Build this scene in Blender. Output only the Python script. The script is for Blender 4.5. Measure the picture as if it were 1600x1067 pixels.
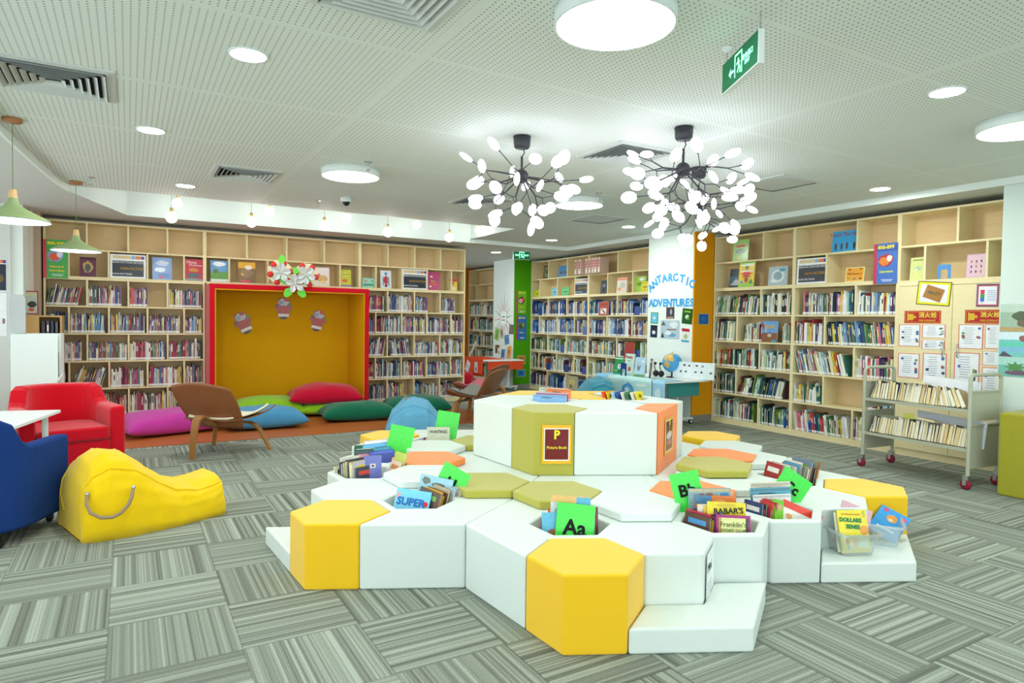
import bpy, bmesh, math, random
from math import sin, cos, pi, radians, sqrt, floor
from mathutils import Vector, Matrix, geometry
S = bpy.context.scene
COL = S.collection
for o in list(bpy.data.objects): bpy.data.objects.remove(o)

# ---------------------------------------------------------------- camera
EYE = Vector((0, 0, 1.41)); FPX = 1023.54
YAW, PIT, ROL = radians(30.347), radians(-1.745), radians(0.773)
fw = Vector((sin(YAW)*cos(PIT), cos(YAW)*cos(PIT), sin(PIT)))
r0 = Vector((cos(YAW), -sin(YAW), 0)); u0 = r0.cross(fw)
rt = r0*cos(ROL)+u0*sin(ROL); up = -r0*sin(ROL)+u0*cos(ROL)
cd = bpy.data.cameras.new('camera'); cam = bpy.data.objects.new('camera', cd); COL.objects.link(cam)
cd.sensor_width = 36; cd.lens = FPX*36/1600; cd.clip_start = .05; cd.clip_end = 100
cam.matrix_world = Matrix(((rt.x, up.x, -fw.x, EYE.x), (rt.y, up.y, -fw.y, EYE.y), (rt.z, up.z, -fw.z, EYE.z), (0, 0, 0, 1)))
S.camera = cam
def hit(px, py, ax, val):            # the point of a world plane seen at a pixel of the photograph
    d = fw*FPX+rt*(px-800)-up*(py-533.5)
    return EYE+d*((val-EYE[ax])/d[ax])
def proj(p):
    v = Vector(p)-EYE; z = v.dot(fw)
    return (800+FPX*v.dot(rt)/z, 533.5-FPX*v.dot(up)/z, z)

# ---------------------------------------------------------------- world and exposure
W = bpy.data.worlds.new('daylight'); S.world = W; W.use_nodes = True
W.node_tree.nodes['Background'].inputs[0].default_value = (.86, .96, 1, 1)
W.node_tree.nodes['Background'].inputs[1].default_value = 1.7
S.view_settings.view_transform = 'Standard'; S.view_settings.look = 'None'
S.view_settings.gamma = 1; S.view_settings.use_curve_mapping = False
S.view_settings.exposure = 1.0
LAMP_E = 11.0; SPOT_E = 125.0; LEAF_E = 2.8; BULB_E = 17.0

# ---------------------------------------------------------------- materials
def lin(c):
    if isinstance(c, str):
        c = [int(c[i:i+2], 16)/255 for i in (0, 2, 4)]
    return tuple((x/12.92 if x <= .04045 else ((x+.055)/1.055)**2.4) for x in c[:3])+(1,)
MATS = {}
def nt(name, rough=.6, spec=.3):
    m = bpy.data.materials.new(name); m.use_nodes = True
    b = m.node_tree.nodes['Principled BSDF']
    b.inputs['Roughness'].default_value = rough; b.inputs['Specular IOR Level'].default_value = spec
    MATS[name] = m
    return m, m.node_tree.nodes, m.node_tree.links, b
def mat(name, c, rough=.6, spec=.3, var=.06, scale=40, bump=0, metal=0, stretch=None, sheen=0):
    if name in MATS: return MATS[name]
    m, N, L, b = nt(name, rough, spec)
    b.inputs['Metallic'].default_value = metal
    if sheen: b.inputs['Sheen Weight'].default_value = sheen
    tc = N.new('ShaderNodeTexCoord'); no = N.new('ShaderNodeTexNoise'); no.inputs['Scale'].default_value = scale
    no.inputs['Detail'].default_value = 3
    if stretch:
        mp = N.new('ShaderNodeMapping'); mp.inputs['Scale'].default_value = stretch
        L.new(tc.outputs['Object'], mp.inputs[0]); L.new(mp.outputs[0], no.inputs['Vector'])
    else: L.new(tc.outputs['Object'], no.inputs['Vector'])
    mx = N.new('ShaderNodeMix'); mx.data_type = 'RGBA'; c = lin(c)
    mx.inputs[6].default_value = tuple(max(0, x*(1-var)) for x in c[:3])+(1,)
    mx.inputs[7].default_value = tuple(min(1, x*(1+var)) for x in c[:3])+(1,)
    L.new(no.outputs['Fac'], mx.inputs[0]); L.new(mx.outputs[2], b.inputs['Base Color'])
    if bump:
        bp = N.new('ShaderNodeBump'); bp.inputs['Strength'].default_value = bump; bp.inputs['Distance'].default_value = .002
        L.new(no.outputs['Fac'], bp.inputs['Height']); L.new(bp.outputs[0], b.inputs['Normal'])
    return m
def glow(name, c, e):
    m, N, L, b = nt(name)
    b.inputs['Base Color'].default_value = lin(c); b.inputs['Emission Color'].default_value = lin(c)
    b.inputs['Emission Strength'].default_value = e
    return m
def vcol(name, rough=.45, spec=.35, var=.1, nscale=25):
    m, N, L, b = nt(name, rough, spec)
    a = N.new('ShaderNodeAttribute'); a.attribute_name = 'Col'
    tc = N.new('ShaderNodeTexCoord'); no = N.new('ShaderNodeTexNoise'); no.inputs['Scale'].default_value = nscale
    L.new(tc.outputs['Object'], no.inputs['Vector'])
    mr = N.new('ShaderNodeMapRange'); mr.inputs[3].default_value = 1-var; mr.inputs[4].default_value = 1+var
    L.new(no.outputs['Fac'], mr.inputs[0])
    vm = N.new('ShaderNodeVectorMath'); vm.operation = 'SCALE'
    L.new(a.outputs['Color'], vm.inputs[0]); L.new(mr.outputs[0], vm.inputs['Scale']); L.new(vm.outputs[0], b.inputs['Base Color'])
    return m
PRINT = vcol('printed_paper'); PRINT2 = vcol('glossy_print', .25, .5, .18, 60)
PAINT = vcol('painted_board', .6, .2, .02, 8)

class MB:
    def __init__(s): s.v = []; s.f = []; s.c = []; s.mi = []; s.sm = []
    def add(s, vs, fs, c=None, mi=0, sm=False, M=None):
        n = len(s.v)
        s.v += [tuple(M @ Vector(v)) if M else tuple(v) for v in vs]
        for f in fs: s.f.append(tuple(n+i for i in f)); s.c.append(c); s.mi.append(mi); s.sm.append(sm)
        return s
    def box(s, x0, y0, z0, x1, y1, z1, c=None, mi=0, M=None):
        v = [(x, y, z) for z in (z0, z1) for y in (y0, y1) for x in (x0, x1)]
        return s.add(v, [(0, 2, 3, 1), (4, 5, 7, 6), (0, 1, 5, 4), (2, 6, 7, 3), (0, 4, 6, 2), (1, 3, 7, 5)], c, mi, False, M)
    def quad(s, a, b, c_, d, c=None, mi=0, M=None): return s.add([a, b, c_, d], [(0, 1, 2, 3)], c, mi, False, M)
    def tube(s, pts, r, n=10, c=None, mi=0, M=None, sm=True, cap=True):
        pts = [Vector(p) for p in pts]; rs = r if isinstance(r, (list, tuple)) else [r]*len(pts)
        vs = []; fs = []; prev = None
        for i, p in enumerate(pts):
            t = (pts[min(i+1, len(pts)-1)]-pts[max(i-1, 0)]).normalized()
            if prev is None: a = t.orthogonal().normalized()
            else:
                a = prev-t*prev.dot(t)
                a = a.normalized() if a.length > 1e-6 else t.orthogonal().normalized()
            prev = a; b = t.cross(a)
            for k in range(n): vs.append(p+(a*cos(2*pi*k/n)+b*sin(2*pi*k/n))*rs[i])
        for i in range(len(pts)-1):
            for k in range(n): fs.append((i*n+k, i*n+(k+1) % n, (i+1)*n+(k+1) % n, (i+1)*n+k))
        s.add(vs, fs, c, mi, sm, M)
        if cap: s.add(vs, [tuple(range(n-1, -1, -1)), tuple(range((len(pts)-1)*n, len(pts)*n))], c, mi, False, M)
        return s
    def lathe(s, prof, n=32, c=None, mi=0, M=None, sm=True):
        vs = []; fs = []
        for r, z in prof:
            for k in range(n): vs.append((r*cos(2*pi*k/n), r*sin(2*pi*k/n), z))
        for i in range(len(prof)-1):
            for k in range(n): fs.append((i*n+k, i*n+(k+1) % n, (i+1)*n+(k+1) % n, (i+1)*n+k))
        return s.add(vs, fs, c, mi, sm, M)
    def grid(s, fn, nu, nv, c=None, mi=0, M=None, closeu=False, flip=False):
        vs = [fn(i/nu, j/nv) for j in range(nv+1) for i in range(nu+(0 if closeu else 1))]
        w = nu if closeu else nu+1; fs = []
        for j in range(nv):
            for i in range(nu):
                q = (j*w+i, j*w+(i+1) % w if closeu else j*w+i+1, (j+1)*w+((i+1) % w if closeu else i+1), (j+1)*w+i)
                fs.append(q[::-1] if flip else q)
        return s.add(vs, fs, c, mi, True, M)
    def ball(s, ce, r, n=12, c=None, mi=0, M=None):
        r = r if isinstance(r, (tuple, list)) else (r, r, r)
        return s.grid(lambda u, v: (ce[0]+r[0]*sin(pi*v)*cos(2*pi*u), ce[1]+r[1]*sin(pi*v)*sin(2*pi*u), ce[2]-r[2]*cos(pi*v)), n, max(4, n//2), c, mi, M, True)
    def prism(s, poly, z0, z1, c=None, mi=0, M=None, holes=()):
        loops = [list(poly)]+[list(h) for h in holes]
        flat = [p for l in loops for p in l]; n = len(flat)
        tris = geometry.tessellate_polygon([[Vector((p[0], p[1], 0)) for p in l] for l in loops])
        vs = [(p[0], p[1], z0) for p in flat]+[(p[0], p[1], z1) for p in flat]; fs = []
        if not holes:
            fs += [tuple(range(n-1, -1, -1)), tuple(range(n, 2*n))]
        else:
            for t in tris: fs += [tuple(t), tuple(i+n for i in reversed(t))]
        o = 0
        for l in loops:
            k = len(l)
            for i in range(k): fs.append((o+i, o+(i+1) % k, o+(i+1) % k+n, o+i+n))
            o += k
        return s.add(vs, fs, c, mi, False, M)
    def build(s, name, mats, parent=None, M=None, bevel=0, seg=2, fix=False, sub=0, angle=40):
        me = bpy.data.meshes.new(name); me.from_pydata(s.v, [], s.f)
        mats = mats if isinstance(mats, (list, tuple)) else [mats]
        for m in mats: me.materials.append(m)
        me.polygons.foreach_set('material_index', s.mi); me.polygons.foreach_set('use_smooth', s.sm)
        if any(c is not None for c in s.c):
            at = me.color_attributes.new('Col', 'FLOAT_COLOR', 'CORNER'); buf = []
            cache = {}
            for f, c in zip(s.f, s.c):
                c = c or 'FFFFFF'
                if c not in cache: cache[c] = lin(c)
                buf += list(cache[c])*len(f)
            at.data.foreach_set('color', buf)
        if fix:
            bm = bmesh.new(); bm.from_mesh(me); bmesh.ops.remove_doubles(bm, verts=bm.verts, dist=1e-5)
            bmesh.ops.recalc_face_normals(bm, faces=bm.faces); bm.to_mesh(me); bm.free()
        me.update()
        o = bpy.data.objects.new(name, me); COL.objects.link(o)
        if parent: o.parent = parent
        if M is not None: o.matrix_local = M
        if bevel:
            b = o.modifiers.new('bevel', 'BEVEL'); b.width = bevel; b.segments = seg; b.limit_method = 'ANGLE'; b.angle_limit = radians(angle)
        if sub:
            b = o.modifiers.new('subdivision', 'SUBSURF'); b.levels = sub; b.render_levels = sub
        return o
def T(x=0, y=0, z=0): return Matrix.Translation((x, y, z))
def RZ(a): return Matrix.Rotation(a, 4, 'Z')
def RX(a): return Matrix.Rotation(a, 4, 'X')
def RY(a): return Matrix.Rotation(a, 4, 'Y')
USED = {}
def tag(o, label, cat, group=None):
    o['label'] = label; o['category'] = cat
    if group: o['group'] = group
    return o
def thing(name, label, cat, M=None, group=None):
    o = bpy.data.objects.new(name, None); COL.objects.link(o); o.empty_display_size = .1
    if M is not None: o.matrix_world = M
    return tag(o, label, cat, group)
def struct(o): o['kind'] = 'structure'; return o
TEXTM = {}
def text(s, size, color, parent, M, ext=.0006, bold=.0, name='lettering', align='CENTER', squash=1, mats=None, space=1):
    cu = bpy.data.curves.new('lettering_curve', 'FONT'); cu.body = s; cu.size = size; cu.extrude = ext; cu.offset = bold
    cu.align_x = align; cu.align_y = 'CENTER'; cu.resolution_u = 2; cu.space_character = space
    t = bpy.data.objects.new('lettering_curve', cu)
    me = bpy.data.meshes.new_from_object(t)
    me.name = name
    bpy.data.objects.remove(t); bpy.data.curves.remove(cu)
    if mats is None:
        if color not in TEXTM: TEXTM[color] = mat('ink_'+color.lower(), color, .6, .2, .02)
        mats = TEXTM[color]
    me.materials.clear(); me.materials.append(mats)
    o = bpy.data.objects.new(name, me); COL.objects.link(o)
    if parent: o.parent = parent
    o.matrix_local = M @ Matrix.Diagonal((squash, 1, 1, 1))
    return o
FACE = RX(pi/2)          # text / art drawn in XY stands up, facing local -Y

# named materials
maple = mat('maple_veneer', 'EBDCAE', .5, .3, .07, 6, stretch=(1, 1, 9))
maple_in = mat('maple_back_panel', 'E2C698', .55, .25, .08, 6, stretch=(1, 1, 9))
white_pu = mat('white_vinyl', 'DFE8E2', .42, .35, .015, 60, .15)
yellow_f = mat('yellow_felt', 'F6C41E', .8, .15, .05, 300, .3, sheen=.3)
olive_f = mat('olive_felt', 'B4AE4C', .8, .15, .07, 300, .3, sheen=.3)
orange_f = mat('orange_felt', 'F98A3A', .8, .15, .05, 300, .3, sheen=.3)
red_f = mat('red_felt', 'CE0620', .85, .12, .06, 200, .3, sheen=.3)
must_f = mat('mustard_felt', 'DCA410', .9, .1, .07, 250, .2)
white_p = mat('white_paint', 'EAF3EE', .7, .2, .012, 5)
greyw = mat('grey_plaster', 'D5D8D2', .8, .15, .015, 4)
bronze = mat('dark_metal', '2C2C34', .4, .5, .05, 20)
chrome = mat('chrome', 'C8CCCE', .25, .5, .03, 30, metal=.9)
black_p = mat('black_plastic', '18181A', .4, .4, .05)
cartm = mat('sage_enamel', 'B3B5A0', .45, .4, .03, 30)
# ================================================================ the room
ZC, ZS = 2.78, 2.72
def carpet():
    m, N, L, b = nt('striped_carpet_tiles', .95, .08)
    g = N.new('ShaderNodeNewGeometry'); sp = N.new('ShaderNodeSeparateXYZ'); L.new(g.outputs['Position'], sp.inputs[0])
    def mth(op, a, c=None):
        n = N.new('ShaderNodeMath'); n.operation = op
        for i, x in enumerate((a, c)):
            if x is None: continue
            if isinstance(x, (int, float)): n.inputs[i].default_value = x
            else: L.new(x, n.inputs[i])
        return n.outputs[0]
    TS = .5
    ux = mth('DIVIDE', mth('ADD', sp.outputs['X'], 40.085), TS); uy = mth('DIVIDE', mth('ADD', sp.outputs['Y'], 40.06), TS)
    ix, iy = mth('FLOOR', ux), mth('FLOOR', uy); fx, fy = mth('FRACT', ux), mth('FRACT', uy)
    par = mth('MODULO', mth('ADD', ix, iy), 2)
    mx = N.new('ShaderNodeMix'); mx.data_type = 'FLOAT'; L.new(par, mx.inputs[0]); L.new(fx, mx.inputs[2]); L.new(fy, mx.inputs[3])
    my = N.new('ShaderNodeMix'); my.data_type = 'FLOAT'; L.new(par, my.inputs[0]); L.new(fy, my.inputs[2]); L.new(fx, my.inputs[3])
    seed = mth('ADD', mth('MULTIPLY', ix, 7.31), mth('MULTIPLY', iy, 3.77))
    cb = N.new('ShaderNodeCombineXYZ'); L.new(mth('ADD', mth('MULTIPLY', mx.outputs[0], 21), seed), cb.inputs[0]); L.new(seed, cb.inputs[1])
    
    n1 = N.new('ShaderNodeTexNoise'); n1.inputs['Scale'].default_value = 1; n1.inputs['Detail'].default_value = 2.5; n1.inputs['Roughness'].default_value = .75
    L.new(cb.outputs[0], n1.inputs['Vector'])
    cr = N.new('ShaderNodeValToRGB'); cr.color_ramp.interpolation = 'LINEAR'
    e = cr.color_ramp.elements; e[0].position = .36; e[0].color = lin('686C62'); e[1].position = .66; e[1].color = lin('AFB6AB')
    x = e.new(.46); x.color = lin('82877D'); x = e.new(.54); x.color = lin('939A8E')
    L.new(n1.outputs['Fac'], cr.inputs[0])
    n2 = N.new('ShaderNodeTexNoise'); n2.inputs['Scale'].default_value = 130; n2.inputs['Detail'].default_value = 2; L.new(g.outputs['Position'], n2.inputs['Vector'])
    mr = N.new('ShaderNodeMapRange'); mr.inputs[3].default_value = .72; mr.inputs[4].default_value = 1.28; L.new(n2.outputs['Fac'], mr.inputs[0])
    edge = mth('MINIMUM', mth('MINIMUM', fx, mth('SUBTRACT', 1, fx)), mth('MINIMUM', fy, mth('SUBTRACT', 1, fy)))
    em = N.new('ShaderNodeMapRange'); em.inputs[1].default_value = 0; em.inputs[2].default_value = .012; em.inputs[3].default_value = .72; em.inputs[4].default_value = 1; L.new(edge, em.inputs[0])
    k = mth('MULTIPLY', mr.outputs[0], em.outputs[0])
    vm = N.new('ShaderNodeVectorMath'); vm.operation = 'SCALE'; L.new(cr.outputs[0], vm.inputs[0]); L.new(k, vm.inputs['Scale']); L.new(vm.outputs[0], b.inputs['Base Color'])
    bp = N.new('ShaderNodeBump'); bp.inputs['Strength'].default_value = .4; bp.inputs['Distance'].default_value = .003; L.new(n2.outputs['Fac'], bp.inputs['Height']); L.new(bp.outputs[0], b.inputs['Normal'])
    return m
def perforated():
    m, N, L, b = nt('perforated_board', .75, .2)
    g = N.new('ShaderNodeNewGeometry'); sp = N.new('ShaderNodeSeparateXYZ'); L.new(g.outputs['Position'], sp.inputs[0])
    def mth(op, a, c=None):
        n = N.new('ShaderNodeMath'); n.operation = op
        for i, x in enumerate((a, c)):
            if x is None: continue
            if isinstance(x, (int, float)): n.inputs[i].default_value = x
            else: L.new(x, n.inputs[i])
        return n.outputs[0]
    d = []
    for ax, P in (('X', .033), ('Y', .026)):
        d.append(mth('POWER', mth('MULTIPLY', mth('SUBTRACT', mth('FRACT', mth('DIVIDE', mth('ADD', sp.outputs[ax], 30), P)), .5), P), 2))
    dot = mth('LESS_THAN', mth('ADD', d[0], d[1]), .0046**2)
    sx = mth('FRACT', mth('DIVIDE', mth('ADD', sp.outputs['X'], 29.9), 2.4)); sy = mth('FRACT', mth('DIVIDE', mth('ADD', sp.outputs['Y'], 30.4), 1.2))
    keep = mth('MULTIPLY', mth('GREATER_THAN', sx, .025), mth('GREATER_THAN', sy, .035))
    fac = mth('MULTIPLY', dot, keep)
    mx = N.new('ShaderNodeMix'); mx.data_type = 'RGBA'; mx.inputs[6].default_value = lin('E2E8E1'); mx.inputs[7].default_value = lin('7E807A')
    L.new(fac, mx.inputs[0]); L.new(mx.outputs[2], b.inputs['Base Color'])
    return m
CARPET, PERF = carpet(), perforated()
woodfl = mat('cherry_wood_boards', 'B5632F', .4, .35, .12, 9, stretch=(1, 14, 1))
struct(MB().box(-4, -4.5, -.05, 8, 19, 0).build('floor', CARPET))
struct(MB().box(-1.6, 8.05, .0, 4.6, 10.42, .006).build('floor', woodfl))
# perforated main ceiling, plain lower band round it, and the light trough cut through at its far edge
left = [(-.95, -4.5), (-.9, 3), (-.79, 6.05), (-.70, 7.1), (-.62, 7.9), (-.55, 8.33)]
main = left+[(4.95, 8.37), (4.95, 9.86), (6.92, 9.86), (6.92, -4.5)]
m1 = MB(); m1.prism(main, ZC, ZC+.05); struct(m1.build('ceiling', PERF, fix=True))
tro = [(-.55, 8.33), (4.95, 8.37), (4.95, 9.86), (-.02, 9.86)]
m2 = MB(); outer = [(-4, -4.5), (-4, 19), (8, 19), (8, -4.5)]
m2.prism([(-4, -4.5)]+left+[(-.02, 9.86), (6.92, 9.86), (6.92, -4.5), (8, -4.5), (8, 19), (-4, 19)], ZS, ZS+.05)
struct(m2.build('ceiling', greyw, fix=True))
m3 = MB()
def fascia(mb, pts, z0, z1, th=.02):
    for a, b in zip(pts, pts[1:]):
        a, b = Vector((a[0], a[1], 0)), Vector((b[0], b[1], 0)); d = (b-a).normalized(); n = Vector((-d.y, d.x, 0))*th/2
        mb.add([a-n+Vector((0, 0, z0)), b-n+Vector((0, 0, z0)), b+n+Vector((0, 0, z0)), a+n+Vector((0, 0, z0)), a-n+Vector((0, 0, z1)), b-n+Vector((0, 0, z1)), b+n+Vector((0, 0, z1)), a+n+Vector((0, 0, z1))],
               [(0, 3, 2, 1), (4, 5, 6, 7), (0, 1, 5, 4), (1, 2, 6, 5), (2, 3, 7, 6), (3, 0, 4, 7)])
fascia(m3, left, ZS-.005, ZC+.01); fascia(m3, [(4.94, 9.86), (6.93, 9.86)], ZS-.005, ZC+.01); fascia(m3, [(6.92, 9.87), (6.92, -4.5)], ZS-.005, ZC+.01)
struct(m3.build('trim_1', white_p))
m4 = MB(); fascia(m4, [(-.02, 9.86), (4.95, 9.86)], ZS-.005, 3.3); fascia(m4, [(-.55, 8.33), (-.02, 9.86)], ZS-.005, 3.3)
fascia(m4, [(-.55, 8.34), (4.95, 8.38)], ZC, 3.3); fascia(m4, [(4.95, 8.37), (4.95, 9.86)], ZC-.0, 3.3)
m4.prism(tro, 3.3, 3.33); struct(m4.build('trim_2', mat('bright_white_paint', 'D2DCD8', .7, .2, .01, 5)))
# walls
struct(MB().box(-4, 10.74, 0, 5.12, 10.8, 3.3).build('wall_north', mat('dark_void_plaster', 'B9AFA2', .8, .1, .02, 4)))
struct(MB().box(5.2, 18.8, 0, 8, 18.9, 3.3).build('wall_far', white_p))
struct(MB().box(7.72, -4.5, 0, 7.82, 18.9, 3.3).build('wall_east', white_p))
wl = MB(); wl.box(-2.95, -4.5, 0, -2.85, 11.7, .5)
wl.box(-2.95, -4.5, 2.5, -2.85, 11.7, 2.74)
for y in (-4.5, -1.5, 1.5, 4.5, 7.0, 9.4): wl.box(-2.95, y, .5, -2.85, y+(.35 if y < 9 else 2.3), 2.5)
struct(wl.build('wall_west', white_p))
ws = MB(); ws.box(-3, -4.45, 0, 8, -4.35, .4); ws.box(-3, -4.45, 2.6, 8, -4.35, 2.78)
for x in (-3, 0, 3, 6.2): ws.box(x, -4.45, .4, x+.35, -4.35, 2.6)
struct(ws.build('wall_south', white_p))
# the columns between the bookcases
struct(MB().box(6.93, 11.78, 0, 7.72, 12.67, 2.72).build('wall_column_far', white_p, bevel=.004))
struct(MB().box(6.95, 6.78, 0, 7.72, 7.72, 2.72).build('wall_column_middle', white_p, bevel=.004))
struct(MB().box(6.95, .5, 0, 7.72, 2.96, 2.72).build('wall_column_near', mat('pale_green_paint', 'DDEBE4', .7, .2, .012, 5), bevel=.004))
g_p = mat('green_panel', '4C9F12', .85, .1, .04, 120, .1); o_p = mat('orange_panel', 'E79C12', .85, .1, .04, 120, .1)
struct(MB().box(6.93, 11.757, .1, 7.34, 11.78, 2.72).build('trim_3', g_p))
struct(MB().box(6.95, 6.757, .1, 7.34, 6.78, 2.72).build('trim_4', o_p))
struct(MB().box(6.93, 11.75, 0, 7.34, 11.779, .1).box(6.95, 6.75, 0, 7.34, 6.779, .1).build('baseboard_east', mat('grey_skirting', '8C8A80', .6, .3, .03)))
struct(MB().box(6.4, 14.75, 0, 7.6, 14.8, 2.72).build('trim_5', mat('rust_panel', 'E07A12', .85, .1, .04, 120, .1)))
# left-hand end: white pier, bright window reveal, beige return
x1 = hit(36, 480, 1, 9.7).x; x0 = hit(17, 480, 1, 9.7).x
struct(MB().box(-2.86, 9.7, 0, x0, 10.2, 2.72).build('wall_pier', greyw))
struct(MB().box(x0, 9.74, 0, x1, 10.2, 2.72).build('trim_6', white_p))
struct(MB().box(x1, 10.2, 0, hit(52, 480, 1, 10.2).x, 10.6, 2.72).build('trim_7', mat('beige_plaster', 'DCD2C4', .8, .1, .02)))
struct(MB().box(hit(52, 480, 1, 10.3).x, 10.3, 0, -.97, 10.7, 2.72).build('trim_8', mat('dusky_beige_plaster', 'BFAB97', .8, .1, .02)))

# ================================================================ lamps
lampm = glow('lamp_diffuser', 'F6FFFA', LAMP_E); spotm = glow('downlight_lens', 'F8FFF8', SPOT_E)
rimm = mat('white_lamp_rim', 'DDE6E2', .5, .3, .02)
def disc(x, y, z, r, label, shown=True):
    t = thing('round_panel_light', label, 'ceiling light', T(x, y, z), 'round panel lights')
    MB().lathe([(r*.93, .07), (r, .065), (r, .003), (r*.965, 0), (r*.955, .008)], 48).build('rim', rimm, t)
    MB().lathe([(r*.96, .004), (r*.5, .001), (.0005, 0)][::-1], 48).build('diffuser', lampm, t)
for p, r, l in (((961, 42), .268, 'largest round white panel light, nearest in the ceiling'), ((548, 277), .262, 'round panel light on the ceiling above the red reading nook'),
                ((1600, 205), .268, 'round panel light cut by the right edge of the picture'), ((905, 322), .27, 'round panel light partly hidden behind the left branching chandelier')):
    q = hit(p[0], p[1], 2, 2.712); disc(q.x, q.y, 2.712, r, l)
for i, (x, y) in enumerate(((-.1, -.4), (3.4, -.4), (1.6, -2.2), (5.1, -1.7), (-1.9, 2.2))):  # extra unseen panel lights, added to light the whole room
    disc(x, y, 2.712 if x > -1 else 2.65, .268, 'added fill panel light outside the view, '+['left', 'right', 'middle rear', 'far right rear', 'left side'][i])
def spot(p, z, label, r=.088):
    q = hit(p[0], p[1], 2, z)
    t = thing('downlight', label, 'ceiling light', T(q.x, q.y, z-.006), 'recessed downlights')
    MB().lathe([(r*1.14, .006), (r*1.14, .0), (r, -.002), (r*.96, .003)], 32).build('rim', rimm, t)
    MB().lathe([(.0005, 0), (r*.97, .001)], 32).build('lens', spotm, t)
for p, z, l in (((388, 85), ZC, 'recessed downlight right of the slatted air vent at upper left'), ((236, 203), ZC, 'recessed downlight between the upper left vent and the trough'),
                ((1480, 143), ZC, 'recessed downlight at upper right near the picture edge'), ((290, 290), ZC, 'small downlight close to the lit trough, left of the square vent'),
                ((1375, 295), ZC, 'downlight in front of the right bookcases'), ((982, 354), ZC, 'downlight just left of the double chandelier'),
                ((862, 375), ZC, 'small far downlight near the corner of the white ceiling edge'), ((775, 394), ZS, 'farthest downlight, in the lower ceiling above the exit sign')):
    spot(p, z, l)
# branching chandeliers
leafm = glow('leaf_bulb', 'EEF2FF', LEAF_E)
def chandelier(cx, cy, hz, seed, label, R=.40, drop=0):
    rnd = random.Random(seed)
    t = thing('branching_chandelier', label, 'chandelier', T(cx, cy, 0), 'branching leaf chandeliers')
    MB().lathe([(.0005, 2.69), (.05, 2.69), (.06, 2.705), (.066, 2.775), (.0005, 2.778)], 28).build('canopy', bronze, t)
    MB().tube([(.012, 0, 2.69), (.022, 0, 2.66), (.004, 0, 2.635), (0, 0, 2.61)], .004, 6).build('cable', black_p, t)
    MB().tube([(0, 0, 2.63), (0, 0, hz)], .009, 8).build('stem', bronze, t)
    MB().ball((0, 0, hz), .052, 18).build('hub', bronze, t)
    me_leaf = None
    H0 = Vector((0, 0, hz)); ga = pi*(3-sqrt(5)); NA, NL = 11, 32
    def fib(n, k, lo, hi, ph): s_ = lo+(hi-lo)*(k+.5)/n; a_ = ga*k+ph; c_ = sqrt(max(0, 1-s_*s_)); return Vector((c_*cos(a_), c_*sin(a_), s_))
    ph = rnd.uniform(0, 6)
    arms = [fib(NA, k, -.92, .22, ph) for k in range(NA)]; ends = [[] for _ in arms]
    for k in range(NL):
        d = fib(NL, k, -.98, .36, ph+1)
        d = (d+Vector([rnd.uniform(-.12, .12) for _ in range(3)])).normalized()
        p = H0+Vector((d.x*R*1.08, d.y*R*1.08, d.z*R*.88))*rnd.uniform(.72, 1.0)
        ends[max(range(NA), key=lambda q: arms[q].dot(d))].append(p)
    for A_, es in zip(arms, ends):
        if not es: continue
        mb = MB(); p0 = H0+A_*.045; p1 = H0+A_*R*rnd.uniform(.40, .5); mb.tube([p0, p1], .006, 6); leaves = []
        es.sort(key=lambda p: math.atan2(p.y, p.x)); grp = [es[q:q+2] for q in range(0, len(es), 2)]
        for g in grp:
            m_ = sum(g, Vector())/len(g); p2 = p1+(m_-p1)*.5; mb.tube([p1, p2], .0045, 6)
            for p3 in g:
                d3 = (p3-p2).normalized(); mb.tube([p2, p3], .0033, 6); mb.tube([p3-d3*.014, p3], [.0035, .008], 6); leaves.append((p3, d3))
        mb.build('branch', bronze, t)
        for p3, d3 in leaves:
            if me_leaf is None:
                o = MB().ball((0, 0, .053), (.044, .019, .056), 14).build('leaf_bulb', leafm, t); me_leaf = o.data
            else:
                o = bpy.data.objects.new('leaf_bulb', me_leaf); COL.objects.link(o); o.parent = t
            o.matrix_local = T(*p3) @ d3.to_track_quat('Z', 'Y').to_matrix().to_4x4() @ RZ(rnd.uniform(0, pi))
chandelier(2.515, 4.188, 2.486, 5, 'black branching chandelier with glowing leaf bulbs, left of the three')
chandelier(3.347, 3.384, 2.486, 11, 'black branching chandelier with glowing leaf bulbs, nearest of the right pair')
chandelier(4.318, 4.175, 2.47, 23, 'black branching chandelier hanging behind and below the right one', .44)
# green pendants
shade = mat('sage_green_metal', '8FA271', .5, .3, .03); inner = mat('white_shade_lining', 'F4F4FA', .6, .2, .01); woodc = mat('pale_turned_wood', 'D8B27E', .5, .3, .08, 20)
def pendant(x, y, zc, zr, label):
    t = thing('green_pendant_lamp', label, 'pendant lamp', T(x, y, 0), 'green metal pendant lamps')
    R = .225
    MB().lathe([(.0005, zc-.03), (.055, zc-.028), (.062, zc-.014), (.06, zc), (.0005, zc)], 28).build('canopy', mat('copper_brown', 'B07A50', .4, .4, .04), t)
    MB().tube([(0, 0, zc-.02), (0, 0, zr+.2)], .0025, 6).build('cord', mat('green_cord', '6E8058', .7, .1), t)
    MB().lathe([(.0005, zr+.218), (.022, zr+.215), (.029, zr+.15)], 24).build('wooden_neck', woodc, t)
    pr = [(.03, .155), (.036, .12), (.06, .095), (.11, .065), (.17, .035), (.215, .012), (R, 0)]
    MB().lathe([(a, zr+b) for a, b in pr], 48).build('lamp_shade', shade, t)
    MB().lathe([(a*.985, zr+b-.006) for a, b in pr][::-1]+[(.0005, zr+.15)], 48).build('shade_lining', inner, t)
    MB().lathe([(.0005, zr-.004), (R*.93, zr-.001)], 40).build('diffuser', glow('pendant_diffuser', 'F6F6FF', 2.2) if 'pendant_diffuser' not in MATS else MATS['pendant_diffuser'], t)
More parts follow.
